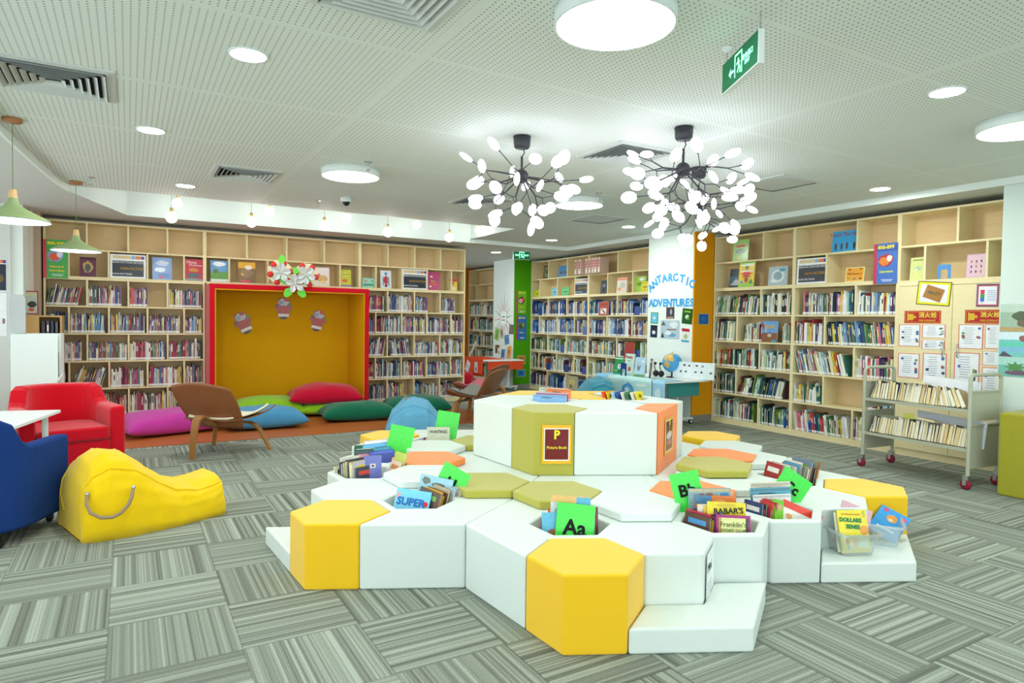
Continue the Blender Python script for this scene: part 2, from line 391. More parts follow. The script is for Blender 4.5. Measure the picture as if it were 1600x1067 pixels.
pendant(-.697, 5.758, ZC, 2.071, 'nearer green pendant lamp, cut by the left edge of the picture')
pendant(-.46, 8.08, ZC, 2.074, 'farther green pendant lamp in front of the left bookcase')
# globe bulbs in the trough
brass = mat('brass', 'C9B27A', .35, .5, .04, metal=.6)
bulbm = glow('globe_bulb_glass', 'FFFCF6', BULB_E)
for i, (px, py, y) in enumerate(((277, 318, 9.35), (268, 340, 8.75), (421, 331, 9.35), (393, 347, 8.75), (541, 341, 9.35), (507, 353, 8.75), (651, 351, 9.35), (606, 363, 8.75), (749, 360, 9.35), (702, 371, 8.75))):
    q = hit(px, py, 1, y)
    nth = ['leftmost', 'second', 'third', 'fourth', 'rightmost'][i//2]
    t = thing('globe_bulb_pendant', f'{nth} bare globe bulb of the {"back" if i % 2 == 0 else "front"} row in the ceiling trough', 'pendant bulb', T(q.x, q.y, q.z), 'bare globe bulbs in the ceiling trough')
    MB().tube([(0, 0, .1), (0, 0, 3.3-q.z)], .0025, 6).build('cord', mat('grey_cord', '9A9A90', .7, .1), t)
    MB().lathe([(.016, .115), (.02, .11), (.02, .06), (.014, .04)], 16).build('socket', brass, t)
    MB().ball((0, 0, 0), .062, 20).build('bulb', bulbm, t)
# vents
def vent(cx, cy, s, label, z=ZC, flat=False):
    t = thing('ceiling_vent', label, 'air vent', T(cx, cy, z), 'square ceiling vents')
    vm_ = mat('vent_enamel', 'CDD2CE', .5, .3, .02)
    h = s/2; mb = MB()
    def ring(a, b, z0, z1):
        for sx, sy in ((1, 0), (-1, 0), (0, 1), (0, -1)):
            tx, ty = -sy, sx
            P_ = lambda r, k, zz: (sx*r+tx*r*k, sy*r+ty*r*k, zz)
            mb.add([P_(a, -1, z0), P_(a, 1, z0), P_(b, 1, z1), P_(b, -1, z1)], [(0, 1, 2, 3)]); mb.add([P_(a, -1, z0-.003), P_(a, 1, z0-.003), P_(b, 1, z1-.003), P_(b, -1, z1-.003)], [(3, 2, 1, 0)])
    ring(h, h*.86, -.006, -.012); ring(h, h*.999, -.006, .0)
    mb.build('frame', vm_, t)
    if not flat:
        MB().quad((-h*.87, -h*.87, -.0015), (-h*.87, h*.87, -.0015), (h*.87, h*.87, -.0015), (h*.87, -h*.87, -.0015)).build('duct_shade_sheet', mat('duct_shade', '23282A', .8, .1), t)  # flat dark sheet, its colour stands in for the shade behind the slats
        for i in range(6):
            mb = MB(); ring(h*(.85-.13*i), h*(.85-.13*i-.075), -.024, -.003); mb.build('slat', vm_, t)
    else:
        MB().quad((-h*.88, -h*.88, -.008), (-h*.88, h*.88, -.008), (h*.88, h*.88, -.008), (h*.88, -h*.88, -.008)).build('panel', vm_, t)
def at_c(px, py, z=ZC): return hit(px, py, 2, z)
def vent_px(pts, label, flat=False):
    q = [at_c(*p) for p in pts]; c = (q[0]+q[1])/2
    vent(c.x, c.y, max(abs(q[0].x-q[1].x), abs(q[0].y-q[1].y)), label, flat=flat)
q = at_c(176, 112); vent(q.x-.3, q.y+.32-.02, .62, 'large slatted air vent at the upper left corner')
q = at_c(669, 49); vent(q.x-.28, q.y-.3, .58, 'slatted air vent cut by the top edge of the picture')
q = at_c(979, 240); vent(q.x, q.y, .58, 'slatted air vent between the two chandeliers')
q = at_c(383, 271); vent(q.x, q.y, .58, 'slatted air vent above the left bookcases')
q = at_c(752, 314); vent(q.x, q.y, .58, 'slatted air vent behind the left chandelier')
q = at_c(1215, 286); vent(q.x, q.y, .58, 'flat return air panel right of the chandeliers', flat=True)
q = at_c(935, 342); vent(q.x, q.y, .58, 'flat return air panel beyond the far round light', flat=True)
# sprinklers, smoke camera
def sprinkler(px, py, label):
    q = at_c(px, py); t = thing('sprinkler', label, 'sprinkler', T(q.x, q.y, ZC), 'ceiling sprinklers')
    MB().lathe([(.0005, -.004), (.035, -.004), (.037, 0)], 20).build('escutcheon', chrome, t)
    MB().tube([(0, 0, 0), (0, 0, -.035)], .008, 8).tube([(-.012, 0, -.035), (-.012, 0, -.055), (0, 0, -.07), (.012, 0, -.055), (.012, 0, -.035), (-.012, 0, -.035)], .003, 6).build('head', chrome, t)
    MB().lathe([(.0005, -.072), (.018, -.073)], 16).build('deflector', chrome, t)
for a in ((575, 253, 'sprinkler above the round light near the nook'), (142, 277, 'sprinkler right of the far green pendant'), (497, 313, 'sprinkler close to the lit trough'), (936, 302, 'sprinkler above the far round light'), (1165, 315, 'sprinkler right of the lowest chandelier')): sprinkler(*a)
q = at_c(541, 309); t = thing('dome_camera', 'small white and black dome camera above the trough bulbs', 'camera', T(q.x, q.y, ZC))
MB().lathe([(.0005, 0), (.065, 0), (.065, -.035), (.05, -.05)], 28).build('housing', rimm, t); MB().ball((0, 0, -.052), .04, 16).build('dome', black_p, t)
# exit signs
gsign = glow('sign_green', '14603C', .25); gfig = glow('sign_mint', '7DF0B4', 1.6)
def exit_sign(M, w, h, d, label, arrow):
    t = thing('exit_sign', label, 'exit sign', M)
    MB().box(-w/2, -d/2+.002, -h/2, w/2, d/2, h/2).build('housing', rimm, t, bevel=.003)
    MB().box(-w/2+.006, -d/2-.001, -h/2+.006, w/2-.006, -d/2+.001, h/2-.006).build('face', gsign, t)
    mb = MB(); y = -d/2-.002
    def bar(x0, z0, x1, z1, th):
        a, b = Vector((x0, 0, z0)), Vector((x1, 0, z1)); dd = (b-a).normalized()*th/2; n = Vector((-dd.z, 0, dd.x)); a -= dd*.0; 
        mb.add([(p.x, y, p.z) for p in (a-n, b-n, b+n, a+n)], [(0, 1, 2, 3)])
    k = h/.15; mb2 = mb
    for s in ((-.042, -.05, -.042, .05), (.036, -.05, .036, .05), (-.046, .05, .04, .05)): bar(*[v*k for v in s], .009*k)
    for s in ((-.004, .03, -.004, .016), (-.004, .016, .006, -.01), (-.004, .014, -.022, .004), (-.004, .014, .014, .006), (.004, -.008, -.012, -.036), (.006, -.008, .02, -.024), (.02, -.024, .016, -.044)): bar(*[v*k for v in s], .011*k)
    if arrow:
        bar(-.11*k, -.012*k, -.055*k, -.012*k, .012*k)
        mb.add([(-.115*k, y, -.012*k), (-.09*k, y, -.035*k), (-.09*k, y, .011*k)], [(0, 1, 2)])
    mb.build('running_figure', gfig, t)
    if arrow:
        text('安全出口', .030*k, '', t, T(.098*k, y, .006*k) @ FACE, .0004, .0006, 'lettering', mats=gfig); text('EXIT', .026*k, '', t, T(.098*k, y, -.022*k) @ FACE, .0004, .0006, 'lettering', mats=gfig)
    else:
        text('安全', .034*k, '', t, T(-.088*k, y, 0) @ FACE, .0004, .0008, 'lettering', mats=gfig); text('EXIT', .036*k, '', t, T(.088*k, y, 0) @ FACE, .0004, .0008, 'lettering', mats=gfig)
    return t
a_, b_ = Vector((-3.27, 0)), None
def cam_pt(px, py, depth):
    d = fw*FPX+rt*(px-800)-up*(py-533.5); return EYE+d*(depth/FPX)
pl, pr_ = cam_pt(1133, 122, 3.27), cam_pt(1189.5, 74.5, 2.86)
mid = (pl+pr_)/2; dv = pr_-pl; ang = math.atan2(dv.y, dv.x)
t = exit_sign(T(mid.x, mid.y, mid.z) @ RZ(ang), dv.xy.length, .15, .03, 'green hanging exit sign with arrow, nearest at upper right', True)
for sx in (-1, 1): MB().tube([(sx*dv.xy.length*.46, 0, .07), (sx*dv.xy.length*.46, 0, ZC-mid.z)], .003, 6).build('hanging_wire', chrome, t)
MB().ball((-dv.xy.length*.46, 0, ZC-mid.z), .025, 12).build('ceiling_rose', rimm, t)
q = hit(815, 399, 1, 10.6); t = exit_sign(T(q.x, q.y, q.z) @ RZ(-.25), .33, .165, .03, 'small green exit sign hanging far back above the green panel', False)
for sx in (-.14, .14): MB().tube([(sx, 0, .08), (sx, 0, ZS-q.z)], .002, 5).build('hanging_wire', chrome, t)
# ================================================================ bookcases
ZR = [.075, .44, .81, 1.18, 1.545, 1.93, 2.295, 2.66]     # top faces of the boards, bottom row first
TH = .022
YL, XR_ = 10.4, 7.33
FL = lambda s, z=0, d=0: T(s, YL+d, z)                     # left wall: faces -Y
FR = lambda s, z=0, d=0: T(XR_+d, -s, z) @ RZ(-pi/2)       # right wall: faces -X, s = -y
sl = lambda px, py=480: hit(px, py, 1, YL).x
sr = lambda px, py=480: -hit(px, py, 0, XR_).y
CELLS = []                                                  # (frame, unit name, row, cell, s0, s1)
def bookcase(F, s0, s1, divs, label, zlo=0, zhi=7, uname='', doors=False):
    t = thing('bookcase', label, 'bookcase', F(s0), 'maple bookcases with offset compartments')
    w = s1-s0; D_ = .30; z0 = 0 if zlo == 0 else ZR[zlo]-TH
    MB().box(0, 0, z0, TH, D_, ZR[7]).build('side_panel', maple, t); MB().box(w-TH, 0, z0, w, D_, ZR[7]).build('side_panel', maple, t)
    MB().box(TH, D_-.012, z0, w-TH, D_, ZR[7]).build('back_panel', maple_in, t)
    if zlo == 0: MB().box(TH, .004, 0, w-TH, .03, ZR[0]-TH).build('plinth', maple, t)
    for r in range(zlo, 8):
        th = .045 if r == 5 else TH
        MB().box(TH, .001, ZR[r]-th, w-TH, D_-.012, ZR[r]).build('shelf', maple, t)
    for r, ds in enumerate(divs):
        if r < zlo: continue
        top = ZR[r+1]-(.045 if r+1 == 5 else TH)
        ed = [TH]+[d-s0 for d in ds]+[w-TH]
        for d in ed[1:-1]: MB().box(d-TH/2, .003, ZR[r], d+TH/2, D_-.012, top).build('divider', maple, t)
        for c, (a, b) in enumerate(zip(ed, ed[1:])):
            CELLS.append((F, uname, r, c, len(ed)-1, s0+a+(TH/2 if c else 0), s0+b-(TH/2 if c < len(ed)-2 else 0)))
    return t
P4 = lambda s0, w: [s0+w*k for k in (.25, .5, .75)]
Q4 = lambda s0, w: [s0+w*k for k in (.143, .38, .62, .86)]
W1 = sl(320)-sl(68)
def div4(s0, w):                                            # bottom row first
    a, b = P4(s0, w), Q4(s0, w); return [a, b, a, b, a, b, a]
bookcase(FL, sl(68), sl(320), div4(sl(68), W1), 'maple bookcase at the far left, under the green pendant lamps', uname='left bookcase')
bookcase(FL, sl(562), sl(726.6), div4(sl(562), sl(726.6)-sl(562)), 'maple bookcase right of the red reading nook', uname='bookcase right of the red nook')
bookcase(FL, sl(320), sl(562), div4(sl(320), sl(562)-sl(320)), 'maple wall cubbies running above the red reading nook', zlo=5, uname='cubbies above the nook')
def dr(*px): return [sr(p) for p in px]
A1, B1 = dr(1188), dr(1152); A2, B2 = dr(1336), dr(1289)
bookcase(FR, sr(1115), sr(1239), [A1, B1, A1, B1, A1, [], dr(1190)], 'maple bookcase beside the orange column panel', uname='bookcase beside the orange panel')
bookcase(FR, sr(1239), sr(1402), [A2, B2, A2, B2, A2, B2, A2], 'maple bookcase between the orange panel unit and the cupboard', uname='bookcase left of the cupboard')
m1_, m2_ = sr(829), sr(919); m3_ = m2_+1.97
bookcase(FR, m1_, m2_, [[m1_+1.97*k for k in ((.333, .667) if r % 2 == 0 else (.17, .5, .8))] for r in range(7)], 'maple bookcase beside the green column panel', uname='bookcase beside the green panel')
bookcase(FR, m2_, m3_, [[m2_+1.97*k for k in ((.42, .85) if r % 2 == 0 else (.28, .62, .93))] for r in range(7)], 'maple bookcase left of the white column with blue letters', uname='bookcase left of the white column')
bookcase(FR, -14.7, -13.3, [[-14.0], [-14.3], [-14.0], [-14.3], [-14.0], [-14.3], []], 'farthest maple bookcase, seen past the bookcase end beside the rust panel', uname='farthest bookcase')
# cupboard with cubbies above
c0, c1 = sr(1402), -2.75
t = thing('storage_cupboard', 'maple cupboard with two posters-covered doors and cubbies on top', 'cupboard', FR(c0))
w = c1-c0
MB().box(0, 0, 0, TH, .3, ZR[7]).build('side_panel', maple, t); MB().box(w-TH, 0, 0, w, .3, ZR[7]).build('side_panel', maple, t)
MB().box(TH, .288, 1.9, w-TH, .3, ZR[7]).build('back_panel', maple_in, t)
MB().box(TH, .004, 0, w-TH, .03, .075).build('plinth', maple, t)
zt = 1.915
for z, th in ((zt, .06), (ZR[6], TH), (ZR[7], TH)): MB().box(TH, .001, z-th, w-TH, .288, z).build('shelf', maple, t)
for px, z0, z1 in ((1445, zt, ZR[6]), (1542, zt, ZR[6]), (1495, ZR[6], ZR[7])):
    d = sr(px, 400)-c0; MB().box(d-TH/2, .003, z0, d+TH/2, .288, z1-TH).build('divider', maple, t)
dm = sr(1489)-c0
for a, b, hx in ((TH, dm-.002, dm-.07), (dm+.002, w-TH, dm+.07)):
    dr_ = MB().box(a, -.012, .08, b, .006, zt-.065).build('door', maple, t, bevel=.002)
    MB().tube([(hx, -.012, 1.10), (hx, -.04, 1.115), (hx, -.04, 1.235), (hx, -.012, 1.25)], .006, 8).build('door_handle', chrome, dr_)

# ---------------------------------------------------------------- shelved books
PAL = {'cool': ['3D5F8F', '5C8FB8', 'A9C6D6', '2C3E5E', '8C5B7E', 'B98CA6', 'C9C7C2', 'E6E4DC', '7A7C86', 'A33B4C', '5D7D6A', 'D8D2B8', '6C4E77', '4C4C55', 'C46B6B', 'E0C84A', 'DDE6E8', '88A6B8'],
       'warm': ['C46B6B', 'A63A52', 'D58A90', '7A3550', 'B7A08A', 'E4D6C0', '8C6A4E', '4F6FA0', '9FB6C8', 'D9D4CC', 'B05070', '6D5A7B', 'E6E0D6', '3F5C7A', 'C2B060', '557A5C', 'E9ECEA'],
       'green': ['2E5E50', '4D7D5A', 'A9C2A0', '1F2E33', 'DFE6DC', 'F0EFE8', 'CBD8C6', '6E8C3E', 'E3D37C', '345A82', '88A8B4', 'B54A40', '56343C', 'E8E3CC', '2A3B35', '6B9C94', 'EDEDED'],
       'light': ['F1EFE6', 'DCE6E6', 'E9E0B6', '2B4A74', '7A9CC0', '5A3F6E', 'B63D45', 'E6C84C', '2F6E62', '1E2A3A', 'CFCFC6', 'D97E8C', '6D6048', '9DC2CC', '3E7A4A', 'E6E8EC', 'B9A184'],
       'blue': ['23428A', '2F5FB0', '6F9CD2', '1F2F55', 'E2E8EC', 'DFE0D4', '4A6E9E', '7C2E3C', '2C6B66', 'C9B276', 'A8C4D8', '38506B', 'F0EEE6', '59402E']}
CN = [('white', (235, 235, 230)), ('cream', (228, 214, 184)), ('yellow', (228, 200, 76)), ('red', (180, 60, 64)), ('pink', (205, 135, 148)), ('purple', (110, 80, 122)), ('dark blue', (42, 66, 115)),
      ('light blue', (160, 190, 210)), ('blue', (80, 120, 170)), ('green', (80, 120, 85)), ('pale green', (175, 200, 165)), ('dark green', (38, 70, 62)), ('black', (32, 40, 48)), ('grey', (122, 124, 132)),
      ('brown', (120, 92, 70)), ('teal', (90, 150, 145)), ('orange', (220, 130, 60)), ('tan', (184, 162, 130))]
def cname(h):
    r = [int(h[i:i+2], 16) for i in (0, 2, 4)]
    return min(CN, key=lambda c: sum((a-b)**2 for a, b in zip(c[1], r)))[0]
ORD = ['first', 'second', 'third', 'fourth', 'fifth', 'sixth', 'seventh', 'eighth', 'ninth', 'tenth', 'eleventh', 'twelfth', 'thirteenth', 'fourteenth', 'fifteenth', 'sixteenth', 'seventeenth', 'eighteenth', 'nineteenth', 'twentieth']
def ordn(n):
    if n <= 20: return ORD[n-1]
    return ('twenty-' if n < 30 else 'thirty-' if n < 40 else 'forty-')+ORD[n % 10-1] if n % 10 else {30: 'thirtieth', 40: 'fortieth', 50: 'fiftieth'}[n]
def tint(h, k):
    return ''.join('%02X' % max(0, min(255, int(int(h[i:i+2], 16)*k))) for i in (0, 2, 4))
def book_mesh(mb, t, d, h, c, M, rnd, label=True, page='EDE8D8'):
    """spine towards -y; boards, spine and page block"""
    b = min(.0022, t*.16)
    mb.box(0, 0, 0, t, b, h, c, M=M); mb.box(0, b, 0, b, d, h, c, M=M); mb.box(t-b, b, 0, t, d, h, tint(c, .97), M=M)
    mb.box(b, b, .002, t-b, d-.003, h-.003, page, M=M)
    k = rnd.random()
    if k < .75 and t > .006:
        cc = rnd.choice(['F2F0E8', 'E8D070', '22242A', tint(c, .6), tint(c, 1.5), 'D9D9D9'])
        z0 = h*rnd.uniform(.42, .55); z1 = h*rnd.uniform(.68, .93)
        mb.quad((t*.22, -.0006, z0), (t*.78, -.0006, z0), (t*.78, -.0006, z1), (t*.22, -.0006, z1), cc, M=M)
    if label: mb.quad((t*.04, -.0008, .006), (t*.96, -.0008, .006), (t*.96, -.0008, .034), (t*.04, -.0008, .034), 'F4F4F0', M=M)
SPECS = []
ROWN = ['bottom', 'second lowest', 'third lowest', 'middle', 'upper']
rb = random.Random(77)
GAPS = {('left bookcase', 4, 1): (0, .9), ('left bookcase', 4, 2): (0, .5), ('bookcase right of the red nook', 0, 1): (0, .66), ('bookcase right of the red nook', 4, 2): (0, .55), ('bookcase right of the red nook', 4, 3): (0, .66),
        ('bookcase right of the red nook', 4, 0): (0, .9), ('bookcase left of the cupboard', 1, 1): (.66, 1), ('bookcase left of the cupboard', 4, 0): (.12, .97), ('bookcase beside the orange panel', 3, 1): (.12, .56),
        ('bookcase left of the white column', 0, 0): (.0, .12), ('bookcase beside the green panel', 0, 2): (0, .62), ('bookcase left of the white column', 0, 1): (.3, .9), ('left bookcase', 4, 0): (0, .93)}
EXTRA = {('bookcase beside the orange panel', 3, 1): (.83, 1.0)}
LEANS = {('left bookcase', 4, 0): 14, ('left bookcase', 1, 1): 17, ('bookcase right of the red nook', 2, 1): -12, ('bookcase right of the red nook', 2, 0): 10, ('bookcase left of the cupboard', 2, 0): -16, ('bookcase left of the cupboard', 0, 0): -9,
         ('bookcase beside the orange panel', 1, 1): 15, ('bookcase beside the orange panel', 3, 0): 6, ('bookcase left of the cupboard', 3, 1): -9, ('bookcase left of the white column', 4, 2): 12, ('bookcase beside the orange panel', 4, 0): 8}
BOOKENDS = []
for F, un, r, c, nc, s0, s1 in CELLS:
    if r > 4: continue
    if un == 'cubbies above the nook': continue
    key = (un, r, c); W_ = s1-s0
    mid_ = 'green panel' in un or 'white column' in un
    pal = PAL['blue' if mid_ and r in (4, 3, 0) else 'green' if mid_ else 'warm' if un.startswith('left') and r < 3 else 'cool' if 'nook' in un or un.startswith('left') else 'light' if 'cupboard' in un else 'green']
    segs = [GAPS.get(key, (0, rb.choice([1, 1, .97, .93])))]
    if key in EXTRA: segs.append(EXTRA[key])
    n = 0
    for f0, f1 in segs:
        x = s0+W_*f0+.004; xe = s0+W_*f1-.004
        lean = LEANS.get(key, 0); base = rb.uniform(.225, .26)
        if 'cupboard' in un and r == 1: base = .2
        if mid_ and W_ > .25 and rb.random() < .42 and f1 > .9:
            xb = x+(xe-x)*rb.uniform(.35, .7); BOOKENDS.append((F, un, r, c, xb))
        else: xb = None
        cc = rb.choice(pal); runl = 0
        while True:
            tk = rb.choice([.006, .008, .009, .011, .012, .014, .016, .019, .024]) if r else rb.choice([.006, .008, .009, .011, .013, .016, .02])
            h = min(.315, base+rb.gauss(0, .022)); d = rb.uniform(.17, .22)
            if runl <= 0: cc = rb.choice(pal); runl = rb.choice([0, 0, 0, 0, 1, 3])
            runl -= 1
            lo = radians(lean*rb.uniform(.7, 1.1)) if lean else (radians(rb.choice([0, 0, 0, 0, 2, -2, 4])) if rb.random() < .5 else 0)
            adv = tk/cos(lo)+.0006
            ext = abs(h*sin(lo)) if lo > 0 else 0
            if xb and x < xb+.003 and x+adv > xb: x = xb+.135; xb = -1; continue
            if xb == -1 and x+adv+ext > xe: break
            if x+adv+ext > xe: break
            st = x+(abs(h*sin(lo)) if lo < 0 and n == 0 else 0)
            if lo > 0: Mx = F(st+tk/cos(lo), ZR[r]+.0008, rb.uniform(.012, .03)) @ RY(lo) @ T(-tk, 0, 0)
            elif lo < 0: Mx = F(st, ZR[r]+.0008, rb.uniform(.012, .03)) @ RY(lo)
            else: Mx = F(st, ZR[r]+.0008, rb.uniform(.012, .03))
            if lo < 0 and n == 0: x = st
            n += 1
            if lo == 0 and n > 1: Mx = Mx
            pc = Mx @ Vector((tk/2, 0, h/2)); u, v, zz = proj(pc)
            fore = .62 if F is FR else .85
            SPECS.append(dict(M=Mx, t=tk, d=d, h=h, c=cc, un=un, r=r, cell=c, nc=nc, n=n, area=(tk*h)*fore/zz**2, u=u, v=v))
            x += adv
for sp_ in SPECS:   # hidden from the photograph's viewpoint: lower the rank
    u, v = sp_['u'], sp_['v']
    if (1360 < u < 1402 and v > 560) or (u < 110 and v > 500) or (u < 190 and v > 600) or (u > 1010 and 'white column' in sp_['un']) or (950 < u < 1035 and v > 560 and 'column' in sp_['un']) or (u < 330 and u > 290 and v > 590): sp_['area'] *= .05
SPECS.sort(key=lambda s: -s['area'])
cellname = lambda c, nc: ['leftmost', 'second', 'third', 'fourth', 'rightmost'][c] if nc == 5 else (['leftmost', 'second', 'third', 'rightmost'][c] if nc == 4 else (['left', 'middle', 'right'][c] if nc == 3 else (['left', 'right'][c] if nc == 2 else 'only')))
SHN = {'left bookcase': 'far left bookcase', 'bookcase right of the red nook': 'case right of red nook', 'bookcase beside the orange panel': 'case beside orange panel', 'bookcase left of the cupboard': 'case left of cupboard', 'bookcase beside the green panel': 'case beside green panel', 'bookcase left of the white column': 'case left of white column', 'farthest bookcase': 'farthest bookcase'}
for sp_ in sorted(SPECS[:300], key=lambda s: (s['un'], s['r'], s['cell'], s['n'])):
    mb = MB(); rr = random.Random(hash((sp_['n'], sp_['r'], sp_['cell'])) & 0xffff)
    book_mesh(mb, sp_['t'], sp_['d'], sp_['h'], sp_['c'], Matrix.Identity(4), rr)
    o = mb.build('book', PRINT); o.matrix_world = sp_['M']
    cn = cname(sp_['c']); k = (sp_['un'], sp_['r'], sp_['cell'], cn); 
    tag(o, f"{cn} spined book, {ordn(sp_['n'])} in {cellname(sp_['cell'], sp_['nc'])} cell, {ROWN[sp_['r']]} row, {SHN[sp_['un']]}", 'book', 'library books standing on the bookcase shelves')
mb = MB()
for i, sp_ in enumerate(SPECS[300:]): book_mesh(mb, sp_['t'], sp_['d'], sp_['h'], sp_['c'], sp_['M'], random.Random(i))
o = mb.build('shelved_books', PRINT); o['kind'] = 'stuff'; tag(o, 'remaining rows of thin library books filling the bookcase shelves', 'books')
# blue bookends
bl = mat('blue_plastic', '1C4390', .35, .5, .03)
for F, un, r, c, xb in BOOKENDS+[(FR, 'bookcase beside the orange panel', 0, 1, sr(1217)+.01), (FR, 'bookcase left of the cupboard', 0, 0, sr(1262)), (FR, 'storage cupboard cubby', 5, 0, sr(1464, 400))]:
    z = ZR[r] if r < 5 else zt
    M = F(xb, z+.001, .02); mb = MB()
    mb.prism([(0, 0), (.03, 0), (.03, .085), (.04, .1), (.09, .1), (.1, .085), (.1, 0), (.13, 0), (.13, .135), (.12, .15), (.01, .15), (0, .135)], -.004, 0, M=FACE)
    mb.box(0, 0, 0, .13, .11, .002)
    if r < 5: mb.box(.03, .001, .002, .1, .0035, .1)
    o = mb.build('bookend', bl if r != 5 else mat('bright_blue_plastic', '4C8FD0', .35, .5, .03)); o.matrix_world = M
    tag(o, f'blue arched bookend on the {ROWN[r] if r < 5 else "cubby"} shelf {ORD[c]} compartment, {un}' if r < 5 else 'bright blue arched bookend standing empty in the cubby above the cupboard', 'bookend', 'blue arched bookends')
# shelf-edge tape labels
k = 0
for F, px, r in ((FL, 143, 3), (FL, 590, 1), (FL, 698, 2), (FR, 1163, 3), (FR, 1170, 2), (FR, 1160, 1), (FR, 1170, 0), (FR, 1292, 4), (FR, 1290, 1), (FR, 1285, 2), (FR, 975, 4), (FR, 960, 3), (FR, 905, 3)):
    pass
# ================================================================ covers, posters
def art(mb, y, shapes, w, h):
    """flat printed shapes; coordinates are fractions of the cover, origin bottom left"""
    for i, s_ in enumerate(shapes):
        k, x, z, a, b, c = s_[:6]; rot = s_[6] if len(s_) > 6 else 0; yy = y-.00012*(i+1)
        cx, cz = (x-.5)*w, z*h; hw, hh = a*w/2, b*h/2
        if k == 'r': p = [(-hw, -hh), (hw, -hh), (hw, hh), (-hw, hh)]
        elif k == 't': p = [(-hw, -hh), (hw, -hh), (0, hh)]
        elif k == 'b':
            rr = random.Random(int(x*997+z*131+i)); p = [(hw*cos(q*pi/8)*rr.uniform(.72, 1), hh*sin(q*pi/8)*rr.uniform(.72, 1)) for q in range(16)]
        elif k == 's': p = [((hw if q % 2 == 0 else hw*.5)*cos(q*pi/8), (hh if q % 2 == 0 else hh*.5)*sin(q*pi/8)) for q in range(16)]
        else: p = [(hw*cos(q*pi/12), hh*sin(q*pi/12)) for q in range(24)]
        ca, sa = cos(radians(rot)), sin(radians(rot))
        p = [(u*ca-v*sa+cx, u*sa+v*ca+cz) for u, v in p]
        p = [(max(-w/2, min(w/2, u)), max(0, min(h, v))) for u, v in p]
        mb.add([(u, yy, v) for u, v in p], [tuple(range(len(p)))], c)
def sheet(name, label, cat, M, w, h, c, shapes=(), texts=(), th=.002, group=None, border=None, book=False, gloss=False, parent=None):
    t = thing(name, label, cat, M, group) if parent is None else None
    mb = MB()
    if book:
        mb.box(-w/2, -th, 0, w/2, -th+.002, h, c); mb.box(-w/2, -.002, 0, w/2, 0, h, tint(c, .95)); mb.box(-w/2, -th+.002, 0, -w/2+.002, -.002, h, c)
        mb.box(-w/2+.002, -th+.002, .002, w/2-.003, -.002, h-.003, 'EDE8D8')
    else: mb.box(-w/2, -th, 0, w/2, 0, h, c)
    if border: mb.quad(*[(x*(w/2-border[0]), -th-.0001, z) for x, z in ((-1, border[0]), (1, border[0]), (1, h-border[0]), (-1, h-border[0]))], border[1])
    art(mb, -th-.0002, shapes, w, h)
    mb.build('cover' if book else 'printed_sheet', PRINT2 if gloss else PRINT, t)
    for x_ in texts:
        s, size, col, x, z = x_[:5]; rot = x_[5] if len(x_) > 5 else 0; sq = x_[6] if len(x_) > 6 else 1; bo = x_[7] if len(x_) > 7 else .0
        text(s, size, col, t, T((x-.5)*w, -th-.003, z*h) @ RY(radians(rot)) @ FACE, .0004, bo, 'title_lettering', squash=sq)
    return t
def on_shelf(F, s, z, d=.03, lean=6, yaw=0): return F(s, z+.001, d) @ RZ(radians(yaw)) @ RX(radians(-lean))
def sz(wall, px0, px1, py0, py1):         # width and height of something seen on a wall plane
    if wall == 'L': a, b = hit(px0, py1, 1, YL), hit(px1, py1, 1, YL); c = hit((px0+px1)/2, py0, 1, YL); return abs(b.x-a.x), c.z-(a.z+b.z)/2, (a.x+b.x)/2
    a, b = hit(px0, py1, 0, XR_), hit(px1, py1, 0, XR_); c = hit((px0+px1)/2, py0, 0, XR_); return abs(b.y-a.y), c.z-(a.z+b.z)/2, -(a.y+b.y)/2
z5, z6 = ZR[5], ZR[6]
G_ = 'face-out books on the display row'
def disp(wall, px0, px1, py0, py1, z, label, c, shapes, texts=(), d=.04, th=.012, name='picture_book', lean=5, book=True, cat='book', group=G_, hh=None):
    w, h, s = sz(wall, px0, px1, py0, py1); h = hh or min(h, .31)
    return sheet(name, label, cat, on_shelf(FL if wall == 'L' else FR, s, z, d+th, lean), w, h, c, shapes, texts, th, group if name == 'picture_book' else ('non-fiction signs on the shelves' if name == 'shelf_sign' else None), book=book, gloss=True)
def nonfic(wall, px0, px1, py0, py1, where, z=z5):
    w, h, s = sz(wall, px0, px1, py0, py1)
    sheet('shelf_sign', f'dark navy NON-FICTION sign with a white border, {where}', 'sign', on_shelf(FL if wall == 'L' else FR, s, z, .016, 2), w, h, 'EDEFF0',
          [('r', .5, .40, .88, .66, '1F2A36'), ('r', .33, .88, .50, .13, 'D8C290'), ('r', .64, .88, .1, .13, '6FB0DC'), ('r', .78, .88, .16, .13, 'E07A28'), ('r', .91, .88, .09, .13, '4A3E9A')],
          [('NON-FICTION BOOKS', w*.088, 'F2F2F2', .5, .66), ('NON-FICTION', w*.105, 'D8A23C', .62, .40), ('NON-FICTION', w*.085, 'F2F2F2', .33, .17)], .012, 'non-fiction signs on the shelves', gloss=True)
nonfic('L', 172, 228, 397, 434, 'on the left bookcase'); nonfic('L', 628.5, 668, 421, 452, 'on the bookcase right of the red nook')
nonfic('R', 1244, 1291, 404, 444, 'on the bookcase left of the cupboard'); nonfic('R', 897, 918, 433, 458, 'on the bookcase beside the green panel')
